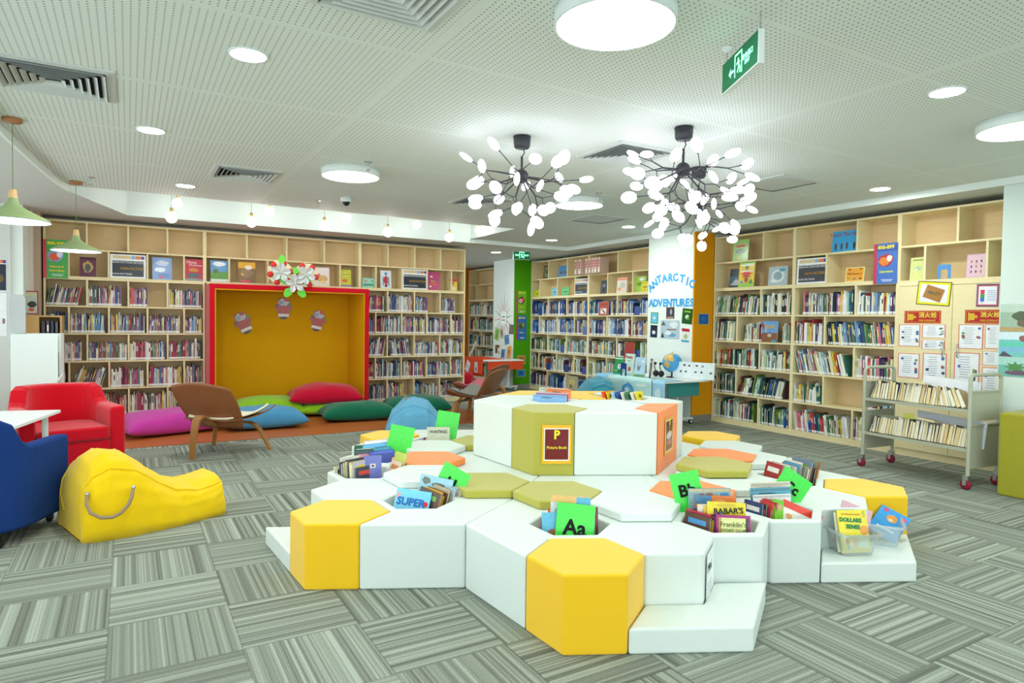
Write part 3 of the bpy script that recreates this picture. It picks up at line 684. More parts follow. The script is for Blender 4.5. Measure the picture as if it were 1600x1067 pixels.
def guide(M, w, h, label, edge, bg, num, word, blob, numc='F2E53A', wordc='F2E53A'):
    t = sheet('guide_poster', label, 'poster', M, w, h, bg, [('r', .07, .5, .14, 1, edge), ('b', .5, .58, .78, .36, blob[0]), ('b', .45, .56, .5, .26, blob[1]), ('b', .66, .62, .28, .18, blob[2]), ('r', .55, .88, .85, .15, blob[3])]+[('r', .58, .1-.035*k, .5-.1*k, .012, 'F0F0F0') for k in range(2)],
              [(num, w*.21, numc, .52, .90, 0, 1, .002)]+[(s_, w*.14, wordc, .55, .30-.1*i, 0, 1, .0012) for i, s_ in enumerate(word)], .004, 'Dewey number guide posters', gloss=True)
w, h, s = sz('L', 67.5, 106.5, 373, 433); guide(FL(s, ZR[5]-.035, -.006), w, h, 'green and red 900-999 guide poster on the far left bookcase', 'D8203A', '35A83C', '900-999', ['History &', 'Geography'], ['7FA8E0', 'E4552A', 'E8E8F0', '35A83C'])
w, h, s = sz('R', 1365, 1402, 380, 443); guide(FR(s, ZR[5]-.04, -.006), w, h, 'blue and crimson 800-899 guide poster beside the cupboard cubbies', 'C02A50', '3F6FC0', '800-899', ['Literature'], ['B01E3C', 'E08030', 'E8E0D0', '2E4FA8'], wordc='D8E860')
def gp(px0, px1, py0, py1, *a):
    A, B = hit(px0, py1, 1, 11.755), hit(px1, py1, 1, 11.755); C_ = hit((px0+px1)/2, py0, 1, 11.755)
    guide(T((A.x+B.x)/2, 11.754, (A.z+B.z)/2), abs(B.x-A.x), C_.z-(A.z+B.z)/2, *a)
gp(806.5, 822, 454, 490, 'upper guide poster on the green panel, pink and black', 'D02060', '7AB828', '100-199', ['Religion'], ['241C28', 'E0B0B0', 'E85020', '60C030'])
gp(806.5, 822, 493, 531, 'lower guide poster on the green panel, blue and olive', 'D02040', '2F6FC0', '200-299', ['Science'], ['6E7E30', '3C5A28', 'A0A040', '2F6FC0'])
for px0, px1, py0, py1, c, cc, l in ((808, 821, 555, 569, 'C98A3C', '8A5A20', 'brown square notice low on the green panel'), (807, 821, 577, 589, '2F86C8', '205E98', 'blue square notice lowest on the green panel')):
    A, B = hit(px0, py1, 1, 11.755), hit(px1, py1, 1, 11.755); C_ = hit((px0+px1)/2, py0, 1, 11.755)
    sheet('wall_notice', l, 'notice', T((A.x+B.x)/2, 11.755, (A.z+B.z)/2), abs(B.x-A.x), C_.z-(A.z+B.z)/2, 'B9B078', [('r', .5, .5, .86, .86, c), ('b', .5, .5, .5, .5, cc)])
A, B = hit(1091, 507, 1, 6.755), hit(1107, 507, 1, 6.755); C_ = hit(1099, 490, 1, 6.755)
sheet('wall_notice', 'blue square notice on the orange column panel', 'notice', T((A.x+B.x)/2, 6.755, A.z), B.x-A.x, C_.z-A.z, '8FA8B0', [('r', .5, .5, .88, .88, '1F5FA8'), ('b', .5, .5, .6, .6, '2A74C0')])
B_, D_, = 'b', 'd'
disp('L', 124, 150, 400, 431, z5, 'dark maroon picture book face-out on the left bookcase', '6A3A50', [('b', .5, .5, .7, .7, 'C8A860'), ('b', .5, .45, .4, .5, '5A6068'), ('r', .5, .93, .9, .1, '4A2438')])
disp('L', 238, 269, 399, 436, z5, 'blue and white wrapped picture book face-out, left bookcase', '6F94CC', [('b', .5, .75, .8, .3, 'B8CCE6'), ('b', .4, .45, .7, .25, 'DCE6F4'), ('b', .6, .2, .7, .2, '4A78C0'), ('b', .45, .12, .3, .12, 'C83C48')], [('Snow', .05, 'F4F6FA', .62, .78)])
disp('L', 288, 318, 400, 438, z5, 'red vehicle book face-out beside the red nook top left', 'C8344C', [('b', .5, .25, .8, .3, '5C6A70'), ('b', .5, .5, .6, .2, 'D8903A'), ('r', .5, .05, .95, .1, '8CA0A0')], [('Moto', .06, 'F4F4F4', .4, .85), ('Machines', .045, 'F4F4F4', .6, .72)])
disp('L', 329.5, 357, 404, 438, z5, 'green landscape book face-out above the nook', '4A94C8', [('b', .5, .85, .9, .25, 'E8F0F6'), ('r', .5, .3, 1, .36, '5C9A3C'), ('b', .3, .5, .4, .25, '3C6A38'), ('r', .5, .07, 1, .12, 'E0E4DC')], [('Weather', .045, 'F0F6FA', .5, .82)])
disp('L', 373, 400, 407, 440, z5, 'yellow and brown crowd book face-out above the nook', '8A7050', [('r', .5, .85, 1, .3, 'E8B030'), ('b', .5, .45, .8, .5, '9C8468'), ('b', .25, .4, .2, .12, 'E8C020'), ('b', .6, .75, .5, .25, 'F0ECE0'), ('b', .4, .08, .7, .16, 'E05070')])
disp('L', 492, 516, 416, 445, z5, 'white and gold flower book face-out above the nook', 'E6E2DC', [('b', .5, .4, .8, .5, 'D8B068'), ('b', .3, .55, .2, .3, 'C87850'), ('b', .6, .2, .5, .2, 'F0D890')])
disp('L', 530, 550, 419, 446, z5, 'small yellow-green book face-out above the nook', 'C8CC3C', [('b', .5, .7, .6, .3, 'E0E060'), ('b', .5, .35, .5, .2, 'D86A28'), ('r', .5, .06, 1, .1, '8C7AA0')], [('Seeds', .04, '3C7A30', .5, .72)])
disp('L', 567, 587, 435, 450, z5, 'small pale green board face-out above the nook right edge', '8FCBB0', [('r', .5, .3, .8, .2, '3C8A80'), ('b', .3, .7, .2, .25, 'C86A60'), ('b', .8, .7, .12, .2, '30708A')])
disp('L', 596, 613, 422, 450, z5, 'anatomy book with red figure face-out, right of the nook', 'D8E0E6', [('b', .5, .45, .45, .6, 'B83040'), ('d', .5, .82, .25, .18, '4A90C0'), ('r', .25, .4, .08, .5, '4A6AA0'), ('r', .75, .4, .08, .5, '4A6AA0'), ('b', .5, .15, .3, .2, '7A2030')])
disp('L', 669, 689, 422, 452, z5, 'magenta patterned book face-out, right of the nook', 'B8286C', [('b', .35, .75, .25, .12, 'F0D0E0'), ('b', .7, .6, .2, .15, '6A3080'), ('b', .5, .35, .6, .25, 'C84C3C'), ('b', .25, .2, .2, .1, 'F0F0F0')], [('Star', .05, 'F0D860', .45, .5)])
disp('L', 704, 716, 434, 453, z5, 'small red and yellow book with a portrait, nearest the bookcase end', 'E8C818', [('r', .5, .88, 1, .24, 'C82818'), ('d', .5, .5, .35, .25, 'D8A888'), ('b', .5, .2, .6, .3, 'E8E0D8'), ('b', .5, .62, .3, .12, '201818')])
# right wall displays
disp('R', 1141, 1165, 374, 408, z6, 'pale green animal book in the top row beside the orange panel', '93C566', [('b', .5, .45, .7, .3, '6C8070'), ('b', .5, .7, .8, .18, 'E09070'), ('b', .4, .15, .6, .15, 'C8C050')], [('Reptiles', .045, 'C85030', .5, .7)])
disp('R', 1132, 1153, 418, 448, z5, 'grey mountain book behind the yellow crab book', '5E7A94', [('r', .5, .8, 1, .4, '50606A'), ('t', .5, .3, .9, .35, 'B8C8D4'), ('r', .5, .06, 1, .12, '48545E')], d=.09)
disp('R', 1153, 1177, 403, 450, z5, 'tall green, yellow and red animal book leaning on the display row', 'E6C818', [('r', .5, .93, 1, .14, '86C83C'), ('r', .5, .06, 1, .12, '86C83C'), ('s', .5, .5, .8, .45, 'D83828'), ('b', .5, .3, .3, .4, 'A84828'), ('t', .2, .2, .35, .12, '3C90D0'), ('t', .8, .22, .3, .2, '2E8A38'), ('b', .5, .74, .3, .14, '3C7A30'), ('r', .5, .83, .8, .05, 'F4F4F4'), ('r', .5, .6, .8, .05, 'F4F4F4')], d=.0, hh=.36)
disp('R', 1196.5, 1226, 416, 446, z5, 'square silver-blue wrapped book, right of the crab book', 'A8BCC6', [('d', .5, .5, .7, .7, 'D4DEE2'), ('d', .5, .5, .45, .45, '8CA8B4'), ('b', .7, .8, .4, .2, '58A0B0'), ('b', .3, .25, .4, .2, 'E4ECEE')])
disp('R', 1296, 1337, 360, 393, z6, 'sky-blue book with animal silhouettes in the top row', '3FA4DC', [('b', .15, .25, .1, .45, '5A4030'), ('b', .38, .25, .1, .4, '5A4030'), ('b', .58, .28, .1, .42, '5A4030'), ('b', .85, .26, .1, .46, '4A3020')], [('Touch The Point', .058, 'A83C28', .5, .82)])
w, h, s = sz('R', 1318, 1347, 420, 443)
sheet('shelf_sign', 'orange 800 Literature card on the display row', 'sign', on_shelf(FR, s, z5, .03, 8), w, h, 'EDE6A8', [('r', .5, .5, .92, .9, 'E8A33C'), ('b', .2, .85, .14, .16, 'B84828'), ('b', .8, .87, .14, .12, '7A4A28'), ('b', .5, .2, .14, .2, '7A8890'), ('b', .82, .2, .16, .12, '4A3828'), ('b', .18, .25, .12, .14, '8A9A40')], [('800 Literature', .03, '7A3018', .5, .55)], .006)
disp('R', 1418, 1442, 390, 426, zt, 'pale yellow book in the left cubby above the cupboard', 'D5D88E', [('b', .5, .5, .5, .25, 'A8C8A0'), ('r', .5, .88, .7, .05, '8A8A50'), ('b', .4, .45, .2, .1, 'E8ECE0')])
disp('R', 1506, 1537, 384, 421, zt, 'pink book with figures in the cubby above the cupboard', 'D4AFC0', [('r', .5, .5, .9, .9, 'DDBCCB')]+[('b', .25+.25*i, .25+.22*j, .1, .14, ['8A4A50', '4A3C48', 'B87850'][(i+j) % 3]) for i in range(3) for j in range(3)])
# middle bookcases, seen farther away
for a in ((846, 856, 413, 434, z6, 'dark framed picture at the top of the bookcase beside the green panel', '5C5044', [('r', .5, .5, .7, .75, '8A8468'), ('b', .5, .5, .4, .4, '5A6048')]),
          (869, 886, 412, 430, z6, 'blue photo book with faces in the top row of the middle bookcases', '4A88B8', [('b', .25, .4, .18, .3, '6A4838'), ('b', .5, .42, .18, .32, '7A5848'), ('b', .75, .4, .18, .3, '5A4038'), ('r', .5, .1, 1, .2, '6A8CA8')]),
          (935, 945, 436, 457, z5, 'slim dark grey book face-out in the middle bookcases', '4A4E56', [('b', .5, .6, .6, .3, '7A8490'), ('b', .5, .3, .3, .4, '202428')]),
          (960, 975.5, 433, 457, z5, 'white and orange book face-out in the middle bookcases', 'E6DAD0', [('d', .6, .5, .5, .4, 'C8C8B8'), ('r', .5, .9, 1, .15, 'E89058'), ('b', .3, .25, .4, .25, 'E8A070')]),
          (988.5, 1005, 431, 456, z5, 'lime green book face-out next to the white column', 'A8CC50', [('b', .5, .5, .8, .3, '6CA030'), ('d', .6, .8, .5, .2, 'E4F0E8')])):
    disp('R', *a[:4], a[4], a[5], a[6], a[7])
for px0, px1, py0, py1, c, l, dd in ((833, 843, 453, 464, 'D6D83C', 'small yellow number card at the far end of the middle display row', 0), (861, 870, 450, 463, '8CCBDC', 'small light blue number card in the middle display row', 0), (877, 888, 450, 463, '74CF86', 'small mint number card in the middle display row', 0), (1000.5, 1013, 441, 457, 'E8DC30', 'yellow number card beside the white column with blue letters', 0)):
    w, h, s = sz('R', px0, px1, py0, py1)
    sheet('number_card', l, 'card', on_shelf(FR, s, z5, .01, 6), w, h, c, [('r', .5, .5, .6, .08, tint(c, .5)), ('r', .5, .38, .5, .06, tint(c, .5))]+[('b', x, z, .14, .14, tint(c, .35)) for x in (.15, .5, .85) for z in (.15, .85)], (), .004, 'small coloured number cards')
for i, (px0, px1) in enumerate(((909, 912.5), (914.5, 919), (926, 929.5), (931, 934.5), (936, 939), (940, 944), (945.5, 949))):
    w, h, s = sz('R', px0, px1, 404, 422)
    sheet('red_lettered_box', f'{ORD[i]} slim case with red characters from the left, top row of the middle bookcases', 'book', on_shelf(FR, s, z6, .03, 0), w, .27, 'D8B8A8', [('r', .5, .62, .7, .1, 'B83040'), ('r', .5, .78, .7, .1, 'B83040'), ('r', .5, .46, .7, .1, 'B83040'), ('r', .5, .15, .6, .2, 'E8E0DC')], (), .2, 'red-lettered slim cases')
# face-out books inside the shelf rows
w, h, s = sz('R', 1189, 1213, 500, 533); sheet('picture_book', 'blue and brown book marked EDGE standing face-out among the spines', 'book', on_shelf(FR, s, ZR[3], .02, 4), w, h, '6AA0D8', [('r', .5, .22, 1, .44, '8A5A3C'), ('t', .5, .42, .5, .2, '7A6A70'), ('b', .5, .32, .3, .2, 'C8B8A8'), ('r', .8, .06, .3, .1, '30A0C0')], [('EDGE', .06, 'E8B030', .5, .72, 0, 1, .002)], .012, book=True)
w, h, s = sz('R', 936, 951, 470, 491); sheet('picture_book', 'red-brown book with white pattern face-out in the middle bookcases', 'book', on_shelf(FR, s, ZR[4], .0, 3), w, h, 'B0482C', [('r', .5, .3, .6, .4, 'E8E4E0'), ('r', .5, .3, .2, .1, '30302C'), ('r', .35, .42, .15, .08, '30302C'), ('r', .62, .18, .2, .08, '30302C'), ('r', .5, .8, .7, .1, '8A3420')], (), .014, book=True)
w, h, s = sz('R', 976, 991, 531, 556); sheet('picture_book', 'plain red book face-out low in the middle bookcases', 'book', on_shelf(FR, s, ZR[2], .0, 3), w, h, 'A82C22', [('b', .3, .2, .5, .4, '4A5A48'), ('b', .5, .1, .3, .2, 'C0A088')], (), .014, book=True)
w, h, s = sz('R', 886, 902, 586, 611); sheet('picture_book', 'faded yellow-grey book face-out on the bottom shelf of the middle bookcases', 'book', on_shelf(FR, s, ZR[0], .0, 3), w, h, 'A8A080', [('b', .5, .6, .7, .5, 'C8B878'), ('b', .4, .35, .3, .3, '60705C')], (), .014, book=True)
# column stickers: blue letters and covers
def cm(px, py, dx=0): p = hit(px, py, 0, 6.949); return p
FCOL = lambda p: T(6.9495, p.y, p.z) @ RZ(-pi/2)
bl2 = mat('blue_letter_card', '4AA8E6', .6, .2, .02)
def letters(s, pts, rots, label, grp):
    for i, (ch, (px, py), rr) in enumerate(zip(s, pts, rots)):
        p = cm(px, py); o = text(ch, .155, '', None, FCOL(p) @ RY(radians(rr)) @ FACE, .002, .007, 'wall_letter', mats=bl2)
        tag(o, f'blue paper letter {ch}, {ORD[i]} letter of the word {s} on the white column', 'letter', grp)
letters('ANTARCTIC', [(1017, 450), (1023.5, 443.5), (1030, 437), (1038.5, 435.5), (1047.5, 434), (1055.5, 434), (1066, 436), (1074, 440), (1081, 444)], [-40, -28, -14, -12, 2, -4, 8, 12, 18], '', 'blue letters on the white column')
letters('ADVENTURES', [(1017.5 + 7.05*i, 474.2-.1*i) for i in range(10)], [0]*10, '', 'blue letters on the white column')
for px0, px1, py0, py1, c, sh, l, ro in ((1016.5, 1028, 488, 505.5, '4EA048', [('r', .5, .5, .8, .85, '6CC4E4'), ('b', .5, .5, .35, .3, 'E8F0F4')], 'green-edged pale blue cover on the white column, left upper', 2), (1041, 1053.5, 480, 498, '6A3038', [('r', .5, .55, .8, .7, '404858'), ('b', .6, .6, .3, .6, 'A8B0C0'), ('r', .5, .1, .8, .15, 'B89888')], 'dark red cover below the blue letters, top centre', 0),
        (1065, 1081, 482, 506, '1F5A28', [('b', .5, .45, .4, .35, 'D8E8D0'), ('r', .5, .8, .6, .1, '98C040'), ('b', .6, .35, .3, .2, '58A040')], 'dark green cover on the white column, right upper', 5), (1016, 1026.5, 508, 527, '1C2640', [('b', .5, .4, .6, .4, 'C8D4F0'), ('b', .5, .45, .35, .25, 'F0F4FA')], 'dark navy cover with a white bird on the white column', 2),
        (1032, 1061.5, 500.5, 529, 'B8CCD8', [('b', .7, .75, .5, .4, 'E4EEF4'), ('t', .15, .85, .25, .25, '5A6870'), ('t', .12, .2, .2, .3, '404A54'), ('b', .6, .2, .5, .25, '6FA8C8'), ('r', .6, .5, .5, .06, 'A06A58'), ('b', .4, .3, .4, .25, 'E8F0F4')], 'largest icy blue cover in the middle of the white column', 0), (1064.5, 1076.5, 513, 534.5, 'E8ECEA', [('r', .5, .88, 1, .22, 'B82838'), ('b', .55, .4, .6, .4, 'B8C088'), ('r', .5, .08, 1, .14, '4AA8D0')], 'white cover with red band on the white column, right lower', 3)):
    a, b = cm(px0, py1), cm(px1, py1); tp = cm((px0+px1)/2, py0)
    sheet('cover_print', l, 'print', FCOL(Vector((0, (a.y+b.y)/2, (a.z+b.z)/2))) @ RY(radians(ro)), abs(a.y-b.y), tp.z-(a.z+b.z)/2, c, sh, (), .003, 'cover prints on the white column', gloss=True)
# far column prints
def cf(px, py): return hit(px, py, 0, 6.929)
FCF = lambda y, z: T(6.9295, y, z) @ RZ(-pi/2)
for px0, px1, py0, py1, c, l, ro, sh in ((781, 792, 489, 506, 'E8F4E0', 'burst label centre with green rim on the far white column', 0, [('r', .5, .5, .8, .84, 'F4F4F4'), ('r', .5, .65, .5, .1, '50405A'), ('r', .5, .35, .55, .1, '8A4060'), ('r', .06, .5, .1, .9, '8CD080'), ('r', .94, .5, .1, .9, '8CD080')]), (772, 779, 512, 531, '8CC030', 'lime print tilted on the far white column', 12, [('r', .5, .5, .3, .7, '4A7A20')]), (781, 787, 511, 529, 'C8B8A8', 'pale print in the middle of the far white column', 0, [('b', .5, .5, .6, .8, '6A5A58')]),
        (795.5, 802, 507, 522, '3A3C20', 'dark print at right on the far white column', 3, [('r', .5, .5, .6, .7, '6A4030')]), (789, 796, 523, 538, '4A88B8', 'blue print tilted on the far white column', -10, [('r', .5, .5, .7, .1, '2A5078')]), (774, 780, 539, 552, '504030', 'brown print low on the far white column', 0, [('b', .5, .7, .7, .4, 'A87830')])):
    a, b = cf(px0, py1), cf(px1, py1); tp = cf((px0+px1)/2, py0)
    sheet('cover_print', l, 'print', FCF((a.y+b.y)/2, (a.z+b.z)/2) @ RY(radians(ro)), abs(a.y-b.y), tp.z-(a.z+b.z)/2, c, sh, (), .003, 'cover prints on the far white column')
p0 = cf(786.5, 497)
for i in range(14):
    a = 2*pi*i/14+.1; mb = MB(); r1 = .15; r2 = .34+.14*abs(cos(a*1.5+1))
    mb.add([(r1*cos(a-.07), -.002, r1*1.1*sin(a-.07)), (r1*cos(a+.07), -.002, r1*1.1*sin(a+.07)), (r2*cos(a), -.002, r2*1.3*sin(a))], [(0, 1, 2)], ['20242A', 'D85848', 'D87A88'][i % 3])
    mb.add([(r1*cos(a-.03), -.001, r1*1.1*sin(a-.03)), (r1*cos(a+.03), -.001, r1*1.1*sin(a+.03)), (r2*cos(a), -.001, r2*1.3*sin(a))], [(2, 1, 0)], 'F0F0F0')
    o = mb.build('paper_ray', PRINT); o.matrix_world = FCF(p0.y, p0.z)
    tag(o, f"{['black', 'red', 'pink'][i%3]} paper ray {ORD[i]} counter-clockwise from the right around the burst on the far column", 'paper ray', 'paper rays of the wall burst')
# posters on the cupboard doors (front at x = 7.33-.012)
XD = XR_-.0125
def cd_(px, py): return hit(px, py, 0, XD)
FD = lambda y, z: T(XD, y, z) @ RZ(-pi/2)
def dposter(px0, px1, py0, py1, name, label, c, shapes=(), texts=(), ro=0, border=None, grp=None, cat='poster', h=None):
    a, b = cd_(px0, py1), cd_(px1, py1); tp = cd_((px0+px1)/2, py0)
    return sheet(name, label, cat, FD((a.y+b.y)/2, (a.z+b.z)/2) @ RY(radians(ro)), abs(a.y-b.y), tp.z-(a.z+b.z)/2, c, shapes, texts, .0015, grp, border)
dposter(1431, 1483.5, 440, 477, 'door_poster', 'yellow-bordered poster with a tilted brown map on the cupboard door', '4A5030', [('r', .5, .5, .95, .93, 'E8E020'), ('r', .5, .5, .82, .76, 'E6EAF0'), ('r', .5, .5, .56, .56, 'C06A60', -16), ('r', .5, .5, .53, .52, 'A8783C', -16), ('r', .45, .52, .25, .1, '6A6058', -16), ('b', .6, .5, .3, .2, '8A6830')], ro=5)
dposter(1524, 1561, 443, 480, 'door_poster', 'purple-framed poster with a red, green and blue crayon on the right door', 'C8B8C8', [('r', .5, .5, .93, .95, '503848'), ('r', .5, .5, .86, .86, 'C86070'), ('r', .5, .5, .76, .76, 'ECECF4'), ('r', .28, .64, .18, .2, 'D84060'), ('r', .28, .47, .18, .16, '3CA050'), ('r', .28, .32, .18, .16, '4070D0'), ('t', .28, .2, .1, .08, 'E0A890')]+[('r', .66, .3+.08*i, .36, .03, '9CB0D8') for i in range(6)], ro=1)
for px0, px1, py0, py1, l in ((1413, 1470, 485.5, 505, 'red and gold fire hydrant sign on the left cupboard door'), (1507.5, 1569, 484, 505.5, 'red and gold fire hydrant sign on the right cupboard door, partly hidden by the column')):
    a, b = cd_(px0, py1), cd_(px1, py1); W_ = abs(a.y-b.y)
    t = dposter(px0, px1, py0, py1, 'fire_hydrant_sign', l, 'B01C20', [('r', .5, .5, .95, .84, 'E8B840'), ('r', .5, .5, .93, .79, 'B41C20'), ('r', .17, .5, .17, .5, 'D8B030'), ('d', .29, .5, .08, .22, 'D8B030'), ('r', .1, .5, .04, .62, 'D8B030')], (('消火栓', W_*.165, 'E8D050', .65, .62, 0, 1, .0015), ('FIRE HYDRANT', W_*.068, 'E8B040', .64, .22, 0, 1.0, .0006)), grp='fire hydrant signs', cat='sign')
k = 0
for px0, px1, py0, py1 in ((1404, 1437, 507, 541), (1440.5, 1477, 507, 528), (1440, 1476, 531, 546), (1402.5, 1436, 552, 590), (1441, 1478, 552, 596), (1497, 1535.5, 507, 545), (1538.5, 1566, 507, 545), (1490, 1529.5, 551, 600), (1534.5, 1566, 549, 571), (1533, 1566, 574, 620)):
    rr = random.Random(k+3)
    sh = [('r', .42, .86-.72*i/9, rr.uniform(.3, .5), .022, 'A4AEC0') for i in range(9)]+[('b', rr.choice([.85, .88, .8, .2]), rr.uniform(.1, .85), .16, .12, rr.choice(['5A78B0', '3C4858', '7A9A60', '9A5A50', '4A68A8'])) for _ in range(6)]
    dposter(px0, px1, py0, py1, 'word_list_sheet', f"white word-list sheet with red border, {['top left', 'top second', 'small middle', 'lower left', 'lower second'][k % 5]} on the {'left' if k < 5 else 'right'} cupboard door", 'D8605C', [('r', .5, .5, .93, .95, 'EEF0F4')]+sh, grp='red-bordered word lists on the cupboard'); k += 1
# posters on the near column (west face x = 6.95)
for px0, py0, py1, c, l, sh in ((1563, 475, 518, '9CB8A0', 'top landscape poster with a dark tree on the right column', [('r', .5, .85, 1, .3, 'BFD4C4'), ('b', .5, .55, .6, .45, '4A5A38'), ('b', .5, .3, .4, .3, '6A5A38'), ('r', .5, .08, 1, .16, 'B89860')]), (1561, 519, 557, '6FC4C0', 'middle turquoise lake poster on the right column', [('r', .5, .85, 1, .3, 'D4E8F0'), ('b', .5, .75, .2, .3, '8A5A4A'), ('r', .5, .5, 1, .2, '5CC8B0'), ('r', .5, .3, 1, .2, '78B8D8'), ('t', .1, .1, .4, .25, '4A3C50'), ('t', .9, .1, .3, .2, '6A3048')]), (1560, 558, 588, '70B8A8', 'bottom green reed poster on the right column', [('r', .5, .8, 1, .4, 'A4D4C8'), ('s', .35, .5, .5, .6, '4A8A40'), ('b', .4, .2, .6, .3, '6A5068'), ('r', .85, .4, .1, .4, '3C5A48')])):
    a = hit(px0, (py0+py1)/2, 0, 6.949); tp = hit(px0+15, py0, 0, 6.949).z; bt = hit(px0+15, py1, 0, 6.949).z
    sheet('landscape_poster', l, 'poster', T(6.9495, a.y-.19, bt) @ RZ(-pi/2), .38, tp-bt, c, sh, (), .003, 'landscape posters on the right column', gloss=True)
# left end: posters on the pier, small red-framed picture, white cabinet corner
for i, (py0, py1, sh, c) in enumerate(((405, 456, [('r', .5, .45, .9, .8, '2A3040'), ('r', .5, .93, .9, .1, 'E07A30'), ('r', .85, .93, .2, .1, '4A3E9A'), ('b', .5, .4, .7, .3, '6A5A30')], 'E0E4E8'), (458, 525, [('r', .3, .8-.08*j, .3, .02, '8090A0') for j in range(8)]+[('r', .8, .35, .15, .12, '906070')], 'EDF0F2'))):
    a, b = hit(-14, py1, 1, 9.695), hit(11, py1, 1, 9.695); tp = hit(5, py0, 1, 9.695).z
    sheet('wall_poster', ['dark wall poster at the left picture edge', 'white text sheet below the dark poster at the left edge'][i], 'poster', T((a.x+b.x)/2, 9.699, (a.z+b.z)/2), b.x-a.x, tp-(a.z+b.z)/2, c, sh, (), .003)
a, b = hit(35, 491, 1, 9.9), hit(59, 491, 1, 9.9); tp = hit(46, 454, 1, 9.9).z
t = sheet('framed_picture', 'red-framed landscape picture standing above the tan cabinet at far left', 'picture', T((a.x+b.x)/2, 9.96, a.z), b.x-a.x, tp-a.z, 'A02838', [('r', .5, .5, .86, .9, 'B8C0B0'), ('b', .6, .42, .7, .3, '38342C'), ('b', .55, .2, .5, .15, 'D05028'), ('r', .5, .85, .8, .15, 'C8C8A0')], (), .012)
a, b = hit(35, 540, 1, 9.9), hit(97, 540, 1, 9.9); z1_ = hit(50, 492.5, 1, 9.9).z
t = thing('side_cabinet', 'tan wooden cabinet top with a few dark books, at far left behind the white cabinet', 'cabinet', T(a.x, 9.9, 0)); w = b.x-a.x
MB().box(0, 0, 0, .02, .35, z1_).box(w-.02, 0, 0, w, .35, z1_).box(.02, 0, z1_-.02, w-.02, .35, z1_).box(.02, .33, 0, w-.02, .35, z1_-.02).box(.02, 0, z1_-.33, w-.02, .33, z1_-.31).box(.02, 0, z1_-.31, w*.42, .02, z1_-.02).box(.02, .02, 0, w-.02, .04, z1_-.33).build('body', mat('tan_veneer', 'C9A26A', .6, .2, .06, 8), t)
for i, c in enumerate(('4A4858', '5C5464', '3A4258', '504A56')):
    mb = MB(); book_mesh(mb, .03, .18, .24, c, Matrix.Identity(4), random.Random(i)); o = mb.build('book', PRINT); o.matrix_world = T(a.x+w*.48+.045*i, 9.94, z1_-.309)
    tag(o, f'{ORD[i]} dark book from the left inside the tan cabinet at far left', 'book', 'dark books in the tan cabinet')
# ================================================================ honeycomb seating
HS = .277; HT = radians(-26.5); HO = Vector((1.556, 2.508))
E1 = Vector((cos(HT), sin(HT)))*HS; E2 = Vector((cos(HT+pi/3), sin(HT+pi/3)))*HS
def lp(i, j): q = HO+E1*i+E2*j; return (q.x, q.y)
def hexv(i, j, k=1, off=(0, 0)):
    c = Vector(lp(i, j))+Vector(off); return [tuple(c+(E1*a+E2*b)*k) for a, b in ((1, 0), (0, 1), (-1, 1), (-1, 0), (0, -1), (1, -1))]
def inset(poly, d):
    n = len(poly); out = []
    ar = sum(poly[i][0]*poly[(i+1) % n][1]-poly[(i+1) % n][0]*poly[i][1] for i in range(n)); sg = 1 if ar > 0 else -1
    for i in range(n):
        p0, p1, p2 = Vector(poly[i-1]), Vector(poly[i]), Vector(poly[(i+1) % n])
        a = (p1-p0).normalized(); b = (p2-p1).normalized(); na = Vector((-a.y, a.x))*sg; nb = Vector((-b.y, b.x))*sg
        m = (na+nb); k = m.dot(na)
        m = m/k if abs(k) > 1e-4 else na
        out.append(tuple(p1+m*d))
    return out if sg > 0 else out[::-1]
def ccw(p):
    n = len(p); ar = sum(p[i][0]*p[(i+1) % n][1]-p[(i+1) % n][0]*p[i][1] for i in range(n)); return list(p) if ar > 0 else list(p)[::-1]
H1 = .345; H2 = .395; HTW = .785; BINF = .12
white_in = mat('white_vinyl_lining', 'E2E8E6', .5, .3, .015, 60)
def centre(poly): return (sum(p[0] for p in poly)/len(poly), sum(p[1] for p in poly)/len(poly))
def block(name, label, cat, poly, z0, z1, m, holes=(), group=None, bev=.011, gap=.0025, parts_hole='bin_floor'):
    poly = inset(ccw(poly), gap); c = centre(poly); lo = [(x-c[0], y-c[1]) for x, y in poly]
    hl = [[(x-c[0], y-c[1]) for x, y in ccw(h)][::-1] for h in holes]
    if not holes:
        o = MB().prism(lo, z0, z1).build(name, m, fix=True, bevel=bev, seg=3, angle=25); o.matrix_world = T(c[0], c[1], 0); return tag(o, label, cat, group)
    t = thing(name, label, cat, T(c[0], c[1], 0), group)
    MB().prism(lo, z0, z1, holes=hl).build('foam_body', m, t, fix=True, bevel=bev, seg=3, angle=25)
    for h in hl: MB().prism(h[::-1], z0+.005, z0+BINF if z1 < .5 else z1-.2).build('bin_floor', white_in, t)
    return t
L_ = lambda pts: [lp(*p) for p in pts]
WM = 'white vinyl foam seating modules'; YM = 'yellow hexagonal foam seats'; CM = 'raised hexagonal foam cushions'
block('foam_seat_module', 'white seating module with the Aa book bin, in front of the tower', 'foam seat', L_([(-2, 2), (0, 0), (0, 1), (1, 1), (2, 0), (3, 0), (3, 1), (2, 2), (.1, 6.95), (-2.5, 7.0), (-2, 4)]), 0, H1, white_pu, [hexv(0, 2, .78)], WM)
block('foam_seat_module', 'white seating module with the Bb book bin above the low L-shaped step', 'foam seat', [tuple(Vector(p)+Vector((-.0, .02))) for p in L_([(3, 1), (4, 1), (4, 2), (3, 3), (.1, 6.95), (2, 2)])], 0, H1, white_pu, [hexv(3, 2, .78, (0, .02))], WM)
